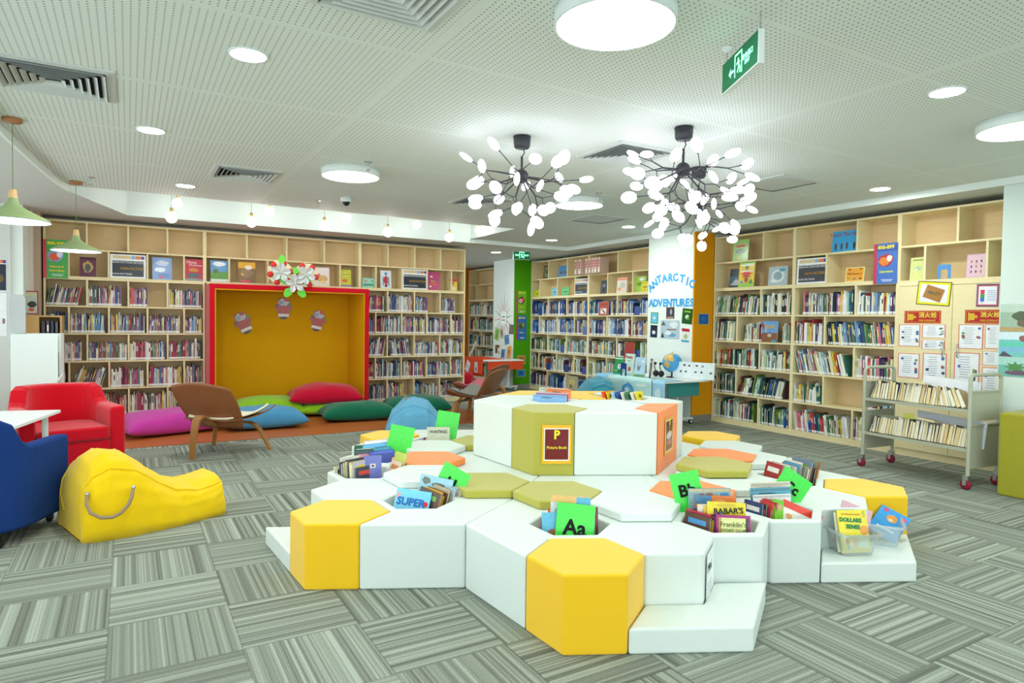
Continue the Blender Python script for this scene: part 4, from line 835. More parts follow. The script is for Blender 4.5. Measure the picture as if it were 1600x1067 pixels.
block('foam_seat_module', 'white seating module with the Cc book bin and the far right bin', 'foam seat', L_([(4, 2), (5, 2), (5, 3), (6, 3), (6, 4), (5, 5), (5, 6), (6, 6), (5, 7), (4, 8), (.1, 9.4), (.1, 6.95), (3, 3)]), 0, H1, white_pu, [hexv(4, 3, .78), hexv(4, 6, .78)], WM)
block('foam_seat_module', 'white seating module at the back right of the tower', 'foam seat', L_([(4, 8), (4, 9), (3, 9), (3, 10), (2, 11), (1, 11), (0, 12), (0, 13), (-1, 14), (-1, 14.5), (-2.5, 11.9), (.1, 9.4)]), 0, H1, white_pu, (), WM)
block('foam_seat_module', 'white seating module with the SUPER book bin, left front', 'foam seat', L_([(-4, 2), (-2, 2), (-2, 4), (-2.5, 7.0), (-4.9, 9.4), (-6, 7), (-6, 6), (-7, 6), (-7, 5), (-6, 4), (-5, 4), (-4, 3)]), 0, H1, white_pu, [hexv(-4, 4, .78)], WM)
block('foam_seat_module', 'white seating module with two book bins at the left edge', 'foam seat', L_([(-7, 6), (-6, 6), (-6, 7), (-4.9, 9.4), (-7, 10), (-8, 10), (-9, 10), (-9, 9), (-8, 8), (-8, 7)]), 0, H1, white_pu, [hexv(-7, 7, .78), hexv(-8, 9, .78)], WM)
block('foam_seat_module', 'white seating module with the WAITING book bin, back left', 'foam seat', L_([(-7, 10), (-9, 10), (-10, 11), (-10, 12), (-9, 12), (-9, 13), (-10, 14), (-10, 14.5), (-6.5, 14.5), (-4.9, 11.9), (-4.9, 9.4)]), 0, H1, white_pu, [hexv(-8, 12, .78)], WM)
block('foam_seat_module', 'white seating module hidden behind the tower', 'foam seat', L_([(-4.9, 11.9), (-6.5, 14.5), (-1, 14.5), (-2.5, 11.9)]), 0, H1, white_pu, (), WM)
def lowhex(nm, lab, i, j, z0, z1, m, g, off=(0, 0)): return block(nm, lab, 'foam seat' if z0 < .1 else 'foam cushion', hexv(i, j, 1, off), z0, z1, m, (), g)
lowhex('hexagonal_foam_seat', 'yellow hexagonal foam seat at the very front', 1, 0, 0, H1+.002, yellow_f, YM)
lowhex('hexagonal_foam_seat', 'yellow hexagonal foam seat at the left front corner', -5, 3, 0, H1+.002, yellow_f, YM)
lowhex('hexagonal_foam_seat', 'yellow hexagonal foam seat at the right, behind the plastic boxes', 6, 5, 0, H1+.002, yellow_f, YM)
lowhex('hexagonal_foam_seat', 'yellow hexagonal foam seat at the far left corner', -10, 13, 0, H1+.002, yellow_f, YM, (.01, .06))
lowhex('hexagonal_foam_seat', 'yellow hexagonal foam seat at the far right corner', 1, 12, .0, H2, yellow_f, YM, (.02, 0))
block('foam_step', 'low white L-shaped foam step in front of the Bb bin', 'foam step', L_([(2, -1), (4, -1), (4, 1), (3, 1), (3, 0), (2, 0)]), 0, .113, white_pu, (), 'low white foam steps')
block('foam_step', 'low white foam step carrying the plastic boxes', 'foam step', L_([(5, 2), (7, 2), (7, 4), (6, 4), (6, 3), (5, 3)]), 0, .113, white_pu, (), 'low white foam steps')
block('foam_step', 'low white foam step left of the left yellow seat', 'foam step', L_([(-6, 3), (-8, 5), (-7, 5), (-6, 4)]), 0, .113, white_pu, (), 'low white foam steps')
e_ = H1+.001
lowhex('hexagonal_cushion', 'olive raised hexagonal cushion behind the Aa bin', -1, 4, e_, H2, olive_f, CM)
lowhex('hexagonal_cushion', 'olive raised hexagonal cushion right of the SUPER bin', -3, 5, e_, H2, olive_f, CM)
lowhex('hexagonal_cushion', 'white raised hexagonal cushion right of the Aa bin', 1, 3, e_, H2, white_pu, CM)
lowhex('hexagonal_cushion', 'orange raised hexagonal cushion behind the Bb bin', 2, 4, e_, H2, orange_f, CM)
lowhex('hexagonal_cushion', 'white raised hexagonal cushion behind the Cc bin', 3, 5, e_, H2, white_pu, CM)
lowhex('hexagonal_cushion', 'white raised hexagonal cushion behind the SUPER bin', -5, 6, e_, H2, white_pu, CM)
lowhex('hexagonal_cushion', 'orange raised hexagonal cushion left of the tower', -6, 8, e_, H2, orange_f, CM)
lowhex('hexagonal_cushion', 'white raised hexagonal cushion in front of the WAITING bin', -7, 10, e_, H2, white_pu, CM)
lowhex('hexagonal_cushion', 'olive raised hexagonal cushion peeping past the left side of the tower', -6, 11, e_, H2, olive_f, CM)
lowhex('hexagonal_cushion', 'white raised hexagonal cushion left of the far right bin, next to the floor', 3, 8, e_, H2, white_pu, CM, (0, .03))
lowhex('hexagonal_cushion', 'white raised hexagonal cushion beside the far right yellow seat', 2, 10, e_, H2, white_pu, CM)
p = hit(1116, 723.8, 2, .445); q = hit(1128, 712.5, 2, H2); c2 = Vector(lp(2, 7)); 
block('hexagonal_cushion', 'olive cushion stacked in front of the orange one, right of the tower', 'foam cushion', hexv(0, 0, 1, (p.x-HO.x, p.y-HO.y)), H2+.001, .445, olive_f, (), CM)
lowhex('hexagonal_cushion', 'white cushion under the olive one, right of the tower', 0, 0, e_, H2, white_pu, CM, (p.x-HO.x-.01, p.y-HO.y-.01))
block('hexagonal_cushion', 'orange raised cushion behind the olive one, right of the tower', 'foam cushion', hexv(0, 0, 1, (q.x-HO.x, q.y-HO.y)), H2+.002, H2+.012, orange_f, (), CM)
# tower
TG = 'tall blocks of the central foam tower'
a, b = -2.53, 6.42
block('tower_block', 'olive hexagonal tower block with the Picture Book notice', 'foam tower block', L_([(a, b), (a+1, b), (a+1, b+1), (a, b+2), (a-1, b+2), (a-1, b+1)]), H1+.001, HTW, olive_f, (), TG, .006)
block('tower_block', 'white front tower block between olive and orange', 'foam tower block', L_([(a+1, b), (a+3.15, b), (a+2.25, b+1), (a+2.25, b+2.2), (a+1.1, b+3.3), (a, b+3.3), (a, b+2), (a+1, b+1)]), H1+.001, HTW, white_pu, (), TG)
block('tower_block', 'orange half-hexagon tower block with the side notice', 'foam tower block', L_([(a+3.15, b), (a+3.15, b+2.3), (a+2.25, b+2.3), (a+2.25, b+1)]), H1+.001, HTW+.001, orange_f, (), TG, .006)
p1 = L_([(a+2.25, b+2.3), (a+3.15, b+2.3), (a+3.15, b+3), (a+1.1, b+5), (a, b+6), (a-.3, b+5.3), (a+1.1, b+3.4)])
block('tower_block', 'white right-hand tower block with a bin of picture books', 'foam tower block', p1, H1+.001, HTW, white_pu, [hexv(a+1.35, b+3.75, .6)], TG)
block('tower_block', 'white left-hand tower block with a bin of wide books', 'foam tower block', L_([(a-1, b+1), (a-1, b+2), (a, b+2), (a, b+3.3), (a-1.3, b+4.55), (a-3, b+4.6), (a-3, b+3)]), H1+.001, HTW, white_pu, [hexv(a-.75, b+3.0, .6)], TG)
block('tower_block', 'yellow hexagonal tower block at the back', 'foam tower block', L_([(a-1.3, b+4.6), (a, b+3.35), (a+.7, b+3.6), (a-.4, b+5.2), (a, b+6), (a-2, b+6), (a-3, b+6), (a-3, b+4.65)]), H1+.001, HTW+.001, yellow_f, (), TG)
# notices on the tower
def on_face(i0, j0, i1, j1, f, z): # frame on a vertical face running from lattice point 0 to 1
    A, B = Vector(lp(i0, j0)), Vector(lp(i1, j1)); c = A+(B-A)*f; return T(c.x, c.y, z) @ RZ(math.atan2((B-A).y, (B-A).x))
M = on_face(a, b+.0, a+1, b, .57, .43)
sheet('picture_book_notice', 'yellow and maroon P Picture Book notice on the olive tower block', 'notice', M @ T(0, -.003, 0), .205, .27, 'F2B82C', [('r', .5, .5, .86, .84, 'F4F0E4'), ('r', .5, .5, .80, .78, '741A1E')], [('P', .085, 'F4E040', .5, .74, 0, .95, .003), ('Picture Book', .0265, 'F4E040', .5, .42, 0, 1, .0005)], .003, gloss=True)
M = on_face(a+3.15, b, a+3.15, b+2.3, .5, .45)
sheet('picture_book_notice', 'yellow-bordered photo notice on the orange tower block', 'notice', M @ T(0, -.003, 0), .26, .27, 'F2B82C', [('r', .5, .5, .84, .84, 'F4F0E4'), ('r', .5, .5, .80, .80, '5A2420'), ('b', .5, .5, .7, .25, 'D0C8C8'), ('b', .5, .28, .7, .2, 'B8542C'), ('r', .5, .18, .8, .12, '7A5A30')], [('P', .09, 'F4E040', .5, .78, 0, .8, .002)], .003, gloss=True)
M = on_face(3, 0, 3, 1, .55, .06)
sheet('paper_notice', 'white printed notice low on the side of the front white module', 'notice', M @ T(0, -.004, 0), .21, .26, 'EDF2F0', [('r', .4, .42-.07*i, .6, .012, '505858') for i in range(3)]+[('r', .7, .12, .3, .16, '6A7470'), ('r', .02, .5, .02, 1, '404848')], [('Mini', .06, '303838', .35, .72)], .001)
# ---------------------------------------------------------------- books standing in the bins
CAMA = -YAW
rq = random.Random(9)
PB = ['E8E0C8', '4A90C8', 'D84A3C', 'E8C83C', '3C7A5C', '8A4A7A', 'F0ECE4', 'C87A3C', '2C4A7C', 'A8C8D8', 'B83A4A', '6AA84C', 'E89AA8', 'F2F2EE', '5A3C2C', '7CB8B0', '202830', 'D8B888']
NB = {}
def pbook(M, w, h, t, c, label, shapes=None, texts=(), name='picture_book', group='picture books in the seating bins'):
    if shapes is None:
        c2, c3 = rq.choice(PB), rq.choice(PB)
        shapes = [('b', .5, .42, .7, .45, c2), ('b', rq.uniform(.3, .7), rq.uniform(.35, .6), .35, .3, c3), ('r', .5, .86, .7, .1, rq.choice(PB))]
    return sheet(name, label, 'book', M, w, h, c, shapes, texts, t, group, book=True, gloss=True)
def bin_row(cx, cy, z, ang, span, n, h, lean, where, w=(.16, .2), roll=0, drift=(0, 0), pal=PB, front=None, fan=0, alt='book'):
    """n picture books, covers facing -y of the rotated frame, stacked from front to back"""
    step = span/n
    for i in range(n):
        t_ = min(step*.8, rq.choice([.005, .007, .009, .012]))
        hh = h*rq.uniform(.86, 1.04); ww = rq.uniform(*w)
        y = -span/2+step*(i+.5); x = drift[0]*(i/n-.5)+rq.uniform(-.012, .012)
        M = T(cx, cy, z) @ RZ(ang) @ T(x, y, 0) @ RZ(radians(rq.uniform(-fan, fan))) @ RX(radians(-lean+rq.uniform(-1.2, 1.2))) @ RY(radians(roll+rq.uniform(-2, 2)))
        c = rq.choice(pal)
        pbook(M, ww, hh, t_, c, f'{cname(c)} covered picture {alt}, {ordn(i+1)} from the front {where}')
def card(M, letters_, label, w=.16, h=.215):
    return sheet('green_letter_card', label, 'letter card', M, w, h, '46E24A', (), [(letters_, h*.42, '1A1A1A', .5, .52, 0, 1, .003)] if letters_ else (), .0015, 'green letter divider cards', gloss=True)
zb = BINF+.002
def cen(i, j, off=(0, 0)): c = lp(i, j); return c[0]+off[0], c[1]+off[1]
RTv = Vector((cos(CAMA), sin(CAMA))); BK = Vector((-sin(CAMA), cos(CAMA)))
def atb(c, r, b, z=zb): return T(c[0]+RTv.x*r+BK.x*b, c[1]+RTv.y*r+BK.y*b, z)
# Aa bin
c = cen(0, 2)
card(atb(c, .0, -.11) @ RZ(CAMA-.03) @ RX(radians(-14)) @ RY(radians(5)) @ T(0, 0, .085), 'Aa', 'green card reading Aa in the front bin', .20, .26)
pbook(atb(c, -.015, -.05) @ RZ(CAMA-.02) @ RX(radians(-12)) @ RY(radians(3)), .21, .37, .012, 'C9CED6', 'large pale blue picture book directly behind the Aa card', [('r', .5, .95, 1, .1, 'E8B868'), ('r', .82, .93, .36, .12, '58B0D8'), ('b', .5, .75, .9, .3, '8CA0B8'), ('t', .4, .8, .3, .2, 'E4ECF4'), ('t', .7, .78, .2, .2, 'DDE6F0')])
pbook(atb(c, -.06, -.075) @ RZ(CAMA+.1) @ RX(radians(-13)), .17, .29, .01, '5AB4D8', 'turquoise picture book left of the Aa card', [('b', .3, .6, .3, .3, 'A0583C'), ('b', .6, .4, .3, .3, 'E8D8B8')])
pbook(atb(c, .085, -.0) @ RZ(CAMA) @ RX(radians(-12)), .14, .30, .01, '7A2018', 'dark red picture book right of the Aa card', [('b', .5, .7, .5, .3, 'B8402C'), ('b', .6, .4, .3, .2, 'E0A060')])
pbook(atb(c, .06, -.03) @ RZ(CAMA) @ RX(radians(-12)), .15, .27, .008, '6CCFB8', 'mint picture book edge right behind the Aa card')
bin_row(c[0]+BK.x*.06, c[1]+BK.y*.06, zb, CAMA+.2, .14, 8, .26, 10, 'in the Aa bin', (.16, .19))
# SUPER bin
c = cen(-4, 4)
pbook(atb(c, -.075, -.095) @ RZ(CAMA-.12) @ RX(radians(-26)) @ RY(radians(6)) @ T(0, 0, .03), .215, .27, .008, '7CCDF0', 'pale blue SUPER picture book at the front of the left bin',
      [('b', .5, .28, .8, .25, 'C8E8F4'), ('b', .5, .2, .6, .1, 'F0C8B0'), ('b', .12, .12, .2, .22, '5A4030'), ('d', .88, .72, .16, .12, 'D8304A'), ('b', .08, .85, .12, .16, 'E0A0A0'), ('r', .95, .3, .03, .2, '2C5070')], [('SUPER', .062, '2E6FB8', .47, .72, 0, 1, .002)])
bin_row(c[0]+RTv.x*.055+BK.x*.05, c[1]+RTv.y*.055+BK.y*.05, zb, CAMA-.75, .17, 13, .28, 16, 'in the SUPER bin', (.15, .2), 4, pal=['E8D8A0', 'B8A888', 'E8B83C', 'A8C4D0', 'D84A3C', 'F0ECE0', '5A3C30', 'D0B090', 'E8E4DC'])
pbook(atb(c, .04, .10) @ RZ(CAMA-.3) @ RX(radians(-12)) @ RY(radians(6)), .22, .33, .008, '9CCDE0', 'blue forest picture book at the back of the SUPER bin', [('b', .2, .9, .3, .15, '6A7468'), ('b', .6, .85, .5, .1, '506A60'), ('b', .8, .5, .3, .4, 'D8ECF2')])
card(atb(c, .06, .13) @ RZ(CAMA-.3) @ RX(radians(-10)) @ RY(radians(24)) @ T(-.02, 0, .19), 'U', 'green letter card tilted above the SUPER bin', .19, .22)
# Bb bin
c = cen(3, 2, (0, .02))
pbook(atb(c, .035, -.135) @ RZ(CAMA-.12) @ RX(radians(-10)), .175, .285, .01, 'A81C78', "magenta framed picture book marked Franklin's at the front of the Bb bin", [('r', .5, .5, .88, .9, '343C34'), ('r', .5, .55, .72, .8, 'E6E69A'), ('r', .1, .5, .06, .9, 'C89050')], [("Franklin's", .036, '4A5A3A', .5, .83), ('STORY CLUB', .022, '4A5A3A', .5, .72)])
pbook(atb(c, .02, -.07) @ RZ(CAMA-.14) @ RX(radians(-10)), .20, .335, .009, 'F0D818', "yellow picture book marked BABAR'S behind the magenta one", [('b', .5, .95, .6, .08, 'D8C010'), ('b', .75, .6, .3, .06, 'D88030')], [("BABAR'S", .042, '2A3A20', .55, .86, -4, 1, .001), ('TRAVELS', .036, '2A3A20', .5, .75, -4)])
pbook(atb(c, .0, .05) @ RZ(CAMA-.1) @ RX(radians(-8)), .22, .34, .008, 'E07838', 'wide orange and blue picture book in the Bb bin', [('r', .2, .93, .4, .14, '4A80A8'), ('b', .6, .9, .4, .1, 'F0A060')])
pbook(atb(c, -.01, .09) @ RZ(CAMA-.05) @ RX(radians(-7)) @ RY(radians(-2)), .235, .37, .009, '8CB0B8', 'long pale book with a painted beach at the back of the Bb bin', [('r', .5, .97, .95, .04, 'C8B890'), ('r', .85, .9, .2, .06, '3C88C8'), ('b', .3, .9, .2, .05, '8A4A38'), ('b', .5, .91, .2, .06, 'A0603C')])
bin_row(c[0]-RTv.x*.10-BK.x*.01, c[1]-RTv.y*.10-BK.y*.01, zb, CAMA-.95, .16, 11, .28, 8, 'at the left of the Bb bin', (.14, .17))
bin_row(c[0]-RTv.x*.02-BK.x*.015, c[1]-RTv.y*.02-BK.y*.015, zb, CAMA-.15, .07, 5, .3, 9, 'in the middle of the Bb bin', (.17, .2), alt='paperback')
card(atb(c, -.055, .12) @ RZ(CAMA-.05) @ RX(radians(-8)) @ RY(radians(-13)) @ T(0, 0, .24), 'Bb', 'green letter card reading Bb standing in the bin', .165, .22)
# Cc bin
c = cen(4, 3)
pbook(atb(c, .035, -.085) @ RZ(CAMA) @ RX(radians(-16)) @ RY(radians(24)), .24, .27, .008, 'F4F0E8', 'white and red picture book leaning at the front of the Cc bin', [('r', .5, .93, 1, .16, 'E83A24'), ('b', .3, .55, .3, .3, 'F0C89A'), ('b', .25, .7, .2, .12, 'E8A060')], [('De', .03, '303030', .5, .3)])
pbook(atb(c, -.045, -.08) @ RZ(CAMA+.4) @ RX(radians(-10)) @ RY(radians(12)), .06, .29, .03, '7CCB30', 'lime green picture book with a thick spine in the Cc bin')
bin_row(c[0]-RTv.x*.11, c[1]-RTv.y*.11, zb, CAMA-1.1, .12, 9, .27, 6, 'at the left of the Cc bin', (.13, .16))
for k, (bb, ww, hh, cc, nm) in enumerate(((.0, .22, .30, 'F2F2F0', 'white'), (.04, .24, .33, '5AA8C0', 'teal'), (.065, .23, .315, 'C83C50', 'crimson'), (.09, .24, .35, 'EDE6CC', 'cream torn-edged'))):
    pbook(atb(c, .0+.01*k, bb) @ RZ(CAMA) @ RX(radians(-8)) @ RY(radians(-3)), ww, hh, .007, cc, f'{nm} wide picture book in the Cc bin', [('r', .5, .96, .96, .05, tint(cc, .8)), ('b', .4, .9, .5, .04, tint(cc, .7))])
card(atb(c, -.065, .115) @ RZ(CAMA) @ RX(radians(-6)) @ RY(radians(34)) @ T(0, 0, .27), 'Cc', 'green letter card reading Cc tilted in the bin', .19, .2)
# far right bin: fore-edges in a long row
c = cen(4, 6)
bin_row(c[0]+BK.x*.02, c[1]+BK.y*.02, zb, CAMA-pi/2+.35, .34, 26, .345, 14, 'in the far right bin', (.15, .19), pal=['D8D4C0', '8A9C8C', 'A83C40', '6C8498', 'C8B088', '3C4450', 'E8E4D8', '5A9AB8', 'B87A3C', '9C6A7A'])
# left bins
c = cen(-7, 7)
bin_row(c[0]-RTv.x*.055-BK.x*.06, c[1]-RTv.y*.055-BK.y*.06, zb, CAMA+.95, .21, 15, .315, 5, 'in the near left bin', (.15, .19), pal=['E8E0C0', 'B8B4C0', 'E8D890', '8C94A0', 'F0ECE4', 'D8B8A0', '6A9A78', 'C8C4CC', '404858'])
pbook(atb(c, .06, -.08) @ RZ(CAMA+.35) @ RX(radians(-5)), .12, .35, .01, '7478C0', 'violet blue picture book in the near left bin', [('r', .5, .8, .3, .08, 'E8E0D0'), ('r', .5, .8, .15, .04, '504878')])
pbook(atb(c, .14, -.02) @ RZ(CAMA-.9) @ RX(radians(-20)), .15, .37, .01, 'B8C850', 'yellow-green picture book leaning at the right of the near left bin', [('b', .5, .6, .5, .4, '8AA838'), ('b', .4, .4, .3, .2, 'E0B080')])
pbook(atb(c, .11, -.05) @ RZ(CAMA-.9) @ RX(radians(-24)), .14, .32, .008, 'E0C0A8', 'beige picture book leaning beside the violet one')
c = cen(-8, 9)
bin_row(c[0]-RTv.x*.10+BK.x*.03, c[1]-RTv.y*.10+BK.y*.03, zb, CAMA+.5, .12, 6, .3, 4, 'in the second left bin', (.13, .16), pal=['D8E0D8', '2C6A50', 'E8D8C0', '5A6A7A'])
for k, (rr_, bb, ww, hh, cc, nm) in enumerate(((.02, .10, .22, .34, 'D8DCE0', 'pale grey'), (.0, .07, .22, .315, '5AA0C8', 'sky blue'), (.03, .03, .2, .29, '3C8AA0', 'teal blue'), (.07, -.02, .19, .28, '4A5CB0', 'deep blue'))):
    pbook(atb(c, rr_, bb) @ RZ(CAMA+.25) @ RX(radians(-8)) @ RY(radians(-5)), ww, hh, .01, cc, f'{nm} picture book facing front in the second left bin', [('r', .5, .95, .9, .06, tint(cc, 1.25)), ('b', .4, .88, .4, .06, tint(cc, .75))])
card(atb(c, .1, .07) @ RZ(CAMA+.2) @ RX(radians(-6)) @ RY(radians(12)) @ T(0, 0, .24), '', 'blank green card standing in the second left bin', .19, .22)
# WAITING bin
c = cen(-8, 12)
pbook(atb(c, .03, -.03) @ RZ(CAMA+.08) @ RX(radians(-6)), .20, .345, .012, 'D6D8C0', 'pale book titled WAITING in the back left bin', [('r', .5, .6, .7, .03, 'B0B49A'), ('b', .5, .5, .6, .12, 'B8C0A0')], [('WAITING', .036, '505448', .5, .88, 0, 1, .0006)])
card(atb(c, .045, .02) @ RZ(CAMA+.08) @ RX(radians(-8)) @ RY(radians(9)) @ T(0, 0, .24), '', 'blank green card behind the WAITING book', .2, .24)
bin_row(c[0]+BK.x*.05, c[1]+BK.y*.05, zb, CAMA+.3, .12, 6, .24, 5, 'behind the WAITING book')
# tower bins
zt_ = HTW-.2+.002
c = lp(a-.75, b+3.0)
for k, (rr_, bb, ww, hh, cc, nm) in enumerate(((-.02, -.05, .27, .245, '7FB2E0', 'sky blue'), (.0, -.02, .26, .25, 'B83A50', 'crimson'), (.0, .02, .26, .255, 'C8C4D8', 'lilac'), (.06, .08, .20, .28, 'F0843C', 'bright orange'), (.02, .11, .24, .285, 'C8D0B8', 'pale sage'))):
    pbook(atb(c, rr_, bb, zt_) @ RZ(CAMA) @ RX(radians(-6)) @ RY(radians(2)), ww, hh, .01, cc, f'{nm} wide picture book in the left bin on top of the tower', [('r', .5, .95, .95, .05, tint(cc, .85)), ('b', .4, .9, .4, .06, tint(cc, .7))])
c = lp(a+1.35, b+3.75)
for k, cc in enumerate(('E85028', 'F0C820', 'A8D0E8', '2C58A8', 'E0DCD0', '3C8A58', 'E8E0D8', 'E8D828')):
    pbook(atb(c, -.13+.04*k, .02*(k % 2), zt_) @ RZ(CAMA+1.0) @ RX(radians(-20)), .15, .26, .012, cc, f'{cname(cc)} picture book, {ORD[k]} from left in the right bin atop the tower', [('b', .5, .85, .6, .15, tint(cc, .6)), ('b', .5, .6, .5, .3, rq.choice(PB))])
# ---------------------------------------------------------------- plastic boxes on the right step
clear = bpy.data.materials.new('clear_plastic'); clear.use_nodes = True
n_ = clear.node_tree.nodes; l_ = clear.node_tree.links; n_.clear()
o1 = n_.new('ShaderNodeOutputMaterial'); gl = n_.new('ShaderNodeBsdfGlossy'); tr = n_.new('ShaderNodeBsdfTransparent'); df = n_.new('ShaderNodeBsdfDiffuse'); mx1 = n_.new('ShaderNodeMixShader'); mx2 = n_.new('ShaderNodeMixShader')
gl.inputs['Roughness'].default_value = .15; tr.inputs[0].default_value = (.93, .96, .96, 1); df.inputs[0].default_value = (.85, .9, .9, 1); mx1.inputs[0].default_value = .4; mx2.inputs[0].default_value = .34
l_.new(gl.outputs[0], mx1.inputs[1]); l_.new(df.outputs[0], mx1.inputs[2]); l_.new(tr.outputs[0], mx2.inputs[1]); l_.new(mx1.outputs[0], mx2.inputs[2]); l_.new(mx2.outputs[0], o1.inputs[0])
def tub(M, label):
    t = thing('clear_plastic_box', label, 'box', M, 'clear plastic book boxes')
    def loop(w, d, z, r=.025):
        out = []
        for sx, sy, a0 in ((1, 1, 0), (-1, 1, 90), (-1, -1, 180), (1, -1, 270)):
            for k in range(4): a_ = radians(a0+30*k); out.append((sx*(w/2-r)+r*cos(a_), sy*(d/2-r)+r*sin(a_), z))
        return out
    def shell(levels, name):
        mb = MB(); vs = [p for l in levels for p in l]; n = len(levels[0]); fs = []
        for i in range(len(levels)-1):
            for k in range(n): fs.append((i*n+k, i*n+(k+1) % n, (i+1)*n+(k+1) % n, (i+1)*n+k))
        mb.add(vs, fs); return mb
    mb = shell([loop(.18, .27, .004), loop(.20, .30, .06), loop(.225, .34, .13)], 'b'); mb.add(loop(.18, .27, .004), [tuple(range(16))])
    o = mb.build('tub_body', clear, t); so = o.modifiers.new('thickness', 'SOLIDIFY'); so.thickness = .0022
    o = shell([loop(.225, .34, .13), loop(.255, .37, .132), loop(.257, .372, .12)], 'r').build('rim', clear, t); so = o.modifiers.new('thickness', 'SOLIDIFY'); so.thickness = .002
    return t
s1 = Vector(lp(5.75, 2.62)); 
ps = hit(1338, 868, 2, .115); pt = hit(1400, 858, 2, .115)
Mb = T(ps.x+BK.x*.13, ps.y+BK.y*.13, .114) @ RZ(CAMA+.1)
tub(Mb, 'clear plastic box holding the yellow Dollars and Sense book')
Mc = T(pt.x+BK.x*.18-RTv.x*.0, pt.y+BK.y*.18, .114) @ RZ(CAMA-.45)
tub(Mc, 'clear plastic box at the right with a blue book, on the low step')
pbook(Mb @ T(-.005, -.115, .012) @ RX(radians(-16)), .175, .235, .008, 'F0DC1C', 'yellow DOLLARS AND SENSE picture book standing in a clear box', [('b', .22, .26, .16, .16, 'E07040'), ('b', .24, .13, .12, .14, '4A90C8'), ('b', .5, .22, .14, .22, 'E8A0B8'), ('r', .78, .22, .3, .2, 'D0ECD8'), ('d', .85, .52, .3, .22, 'E89A20'), ('r', .9, .9, .1, .16, 'C8B818')], [('DOLLARS', .031, '1F8A5A', .42, .76, 4, 1, .0014), ('SENSE', .031, '1F8A5A', .48, .60, 4, 1, .0014), ('The Berenstain Bears', .013, 'D84828', .45, .9, 2)])
pbook(Mb @ T(0, -.02, .012) @ RX(radians(-14)) @ RY(radians(22)), .19, .25, .01, 'D8A8B8', 'pink picture book with figures leaning in the front clear box', [('b', .25, .85, .1, .1, 'B83A30'), ('b', .45, .85, .14, .12, 'A02828'), ('b', .68, .85, .12, .1, 'C89860')])
for k in range(4):
    cc = ['D8D8C0', '3C7A50', 'E8E8A0', '6A7A8A'][k]; pbook(Mb @ T(-.02+.006*k, -.10+.012*k, .012) @ RX(radians(-15)), .17, .22, .006, cc, f'{cname(cc)} thin book {ORD[k]} behind the yellow one in the clear box')
pbook(Mc @ T(.0, -.02, .012) @ RX(radians(-42)) @ RY(radians(28)) @ T(0, 0, .01), .17, .2, .01, '3E9AD8', 'blue picture book with a bear face slumped in the right clear box', [('b', .5, .7, .45, .3, 'E09A4C'), ('b', .5, .64, .2, .12, 'F0D0A0'), ('b', .2, .9, .2, .12, 'D84878'), ('b', .85, .85, .2, .14, 'E0508A'), ('r', .5, .3, .6, .06, 'D8ECF4')])
# ================================================================ furniture
shellw = mat('walnut_plywood', '8A5430', .4, .35, .16, 7, stretch=(1, 8, 8)); legw = mat('ash_laminated_wood', 'A8743E', .4, .35, .14, 8, stretch=(6, 6, 1))
def soft(name, c, rough=.85, var=.07): return mat(name, c, rough, .12, var, 14, .2, sheen=.2)
# --- red reading nook: a padded box set into the bookcase
ny = 9.83; nd = 10.70; n0, n1 = sl(320.5)+.002, hit(577, 500, 1, 9.83).x; nz = ZR[5]-.052
t = thing('reading_nook', 'red padded reading nook box lined in mustard felt, between the left bookcases', 'reading nook', T(n0, ny, 0))
w = n1-n0; ft = .07
MB().box(0, 0, .006, ft, .12, nz).box(w-ft, 0, .006, w, .12, nz).box(ft, 0, nz-.07, w-ft, .12, nz).build('frame', red_f, t, bevel=.012, seg=3)
MB().box(ft, .005, .006, ft+.012, nd-ny, nz-.07).box(w-ft-.012, .005, .006, w-ft, nd-ny, nz-.07).box(ft+.012, .005, nz-.082, w-ft-.012, nd-ny, nz-.07).build('side_lining', must_f, t)
MB().box(ft, nd-ny-.012, .006, w-ft, nd-ny, nz-.07).build('back_lining', must_f, t)
MB().box(ft, .12, .0, w-ft, nd-ny, .012).build('base', woodfl, t)
MB().box(.0, .12, .006, ft-.002, nd-ny, nz-.002).box(w-ft+.002, .12, .006, w, nd-ny, nz-.002).box(ft, .12, nz-.08, w-ft, nd-ny, nz-.002).build('outer_shell', red_f, t)
# felt cutouts on the nook back wall: plain festive paper shapes in the same colours
yb = nd-.014
def cutout(px, py, ro, label, flip=1):
    q = hit(px, py, 1, yb); k = .34/2
    sheet('paper_cutout', label, 'decoration', T(q.x, yb, q.z-.17) @ RY(radians(ro)), .3, .36, 'DCA410', (), (), .0004) if False else None
    mb = MB(); sh = [('b', .5, .42, .5, .45, 'B83828'), ('r', .5, .18, .55, .12, 'E8E6E2'), ('b', .5, .06, .4, .12, '28303A'), ('b', .5, .74, .6, .36, 'C4CAD4'), ('b', .36, .72, .3, .2, '9AA4B4'), ('b', .62, .84, .3, .16, 'C03838'), ('b', .82, .66, .18, .14, '3A8A58'), ('b', .16, .6, .16, .12, '38404C')]
    mb.prism([(.11*cos(a_*pi/12)*(1+.25*cos(a_*2.1)), .165*sin(a_*pi/12)*(1+.12*sin(a_*1.7))) for a_ in range(24)], -.002, .002, 'A8483A', M=T(0, 0, .18) @ FACE)
    art(mb, -.003, sh, .30, .36)
    o = mb.build('paper_cutout', PRINT2); o.matrix_world = T(q.x, yb-.004, q.z-.18) @ RY(radians(ro)); tag(o, label, 'decoration', 'red and white festive cutouts in the nook')
cutout(388, 502, -25, 'left festive paper cutout on the mustard wall, tilted'); cutout(493, 500, 12, 'right festive paper cutout on the mustard wall'); cutout(443, 481, 0, 'middle festive paper cutout hanging highest on the mustard wall')
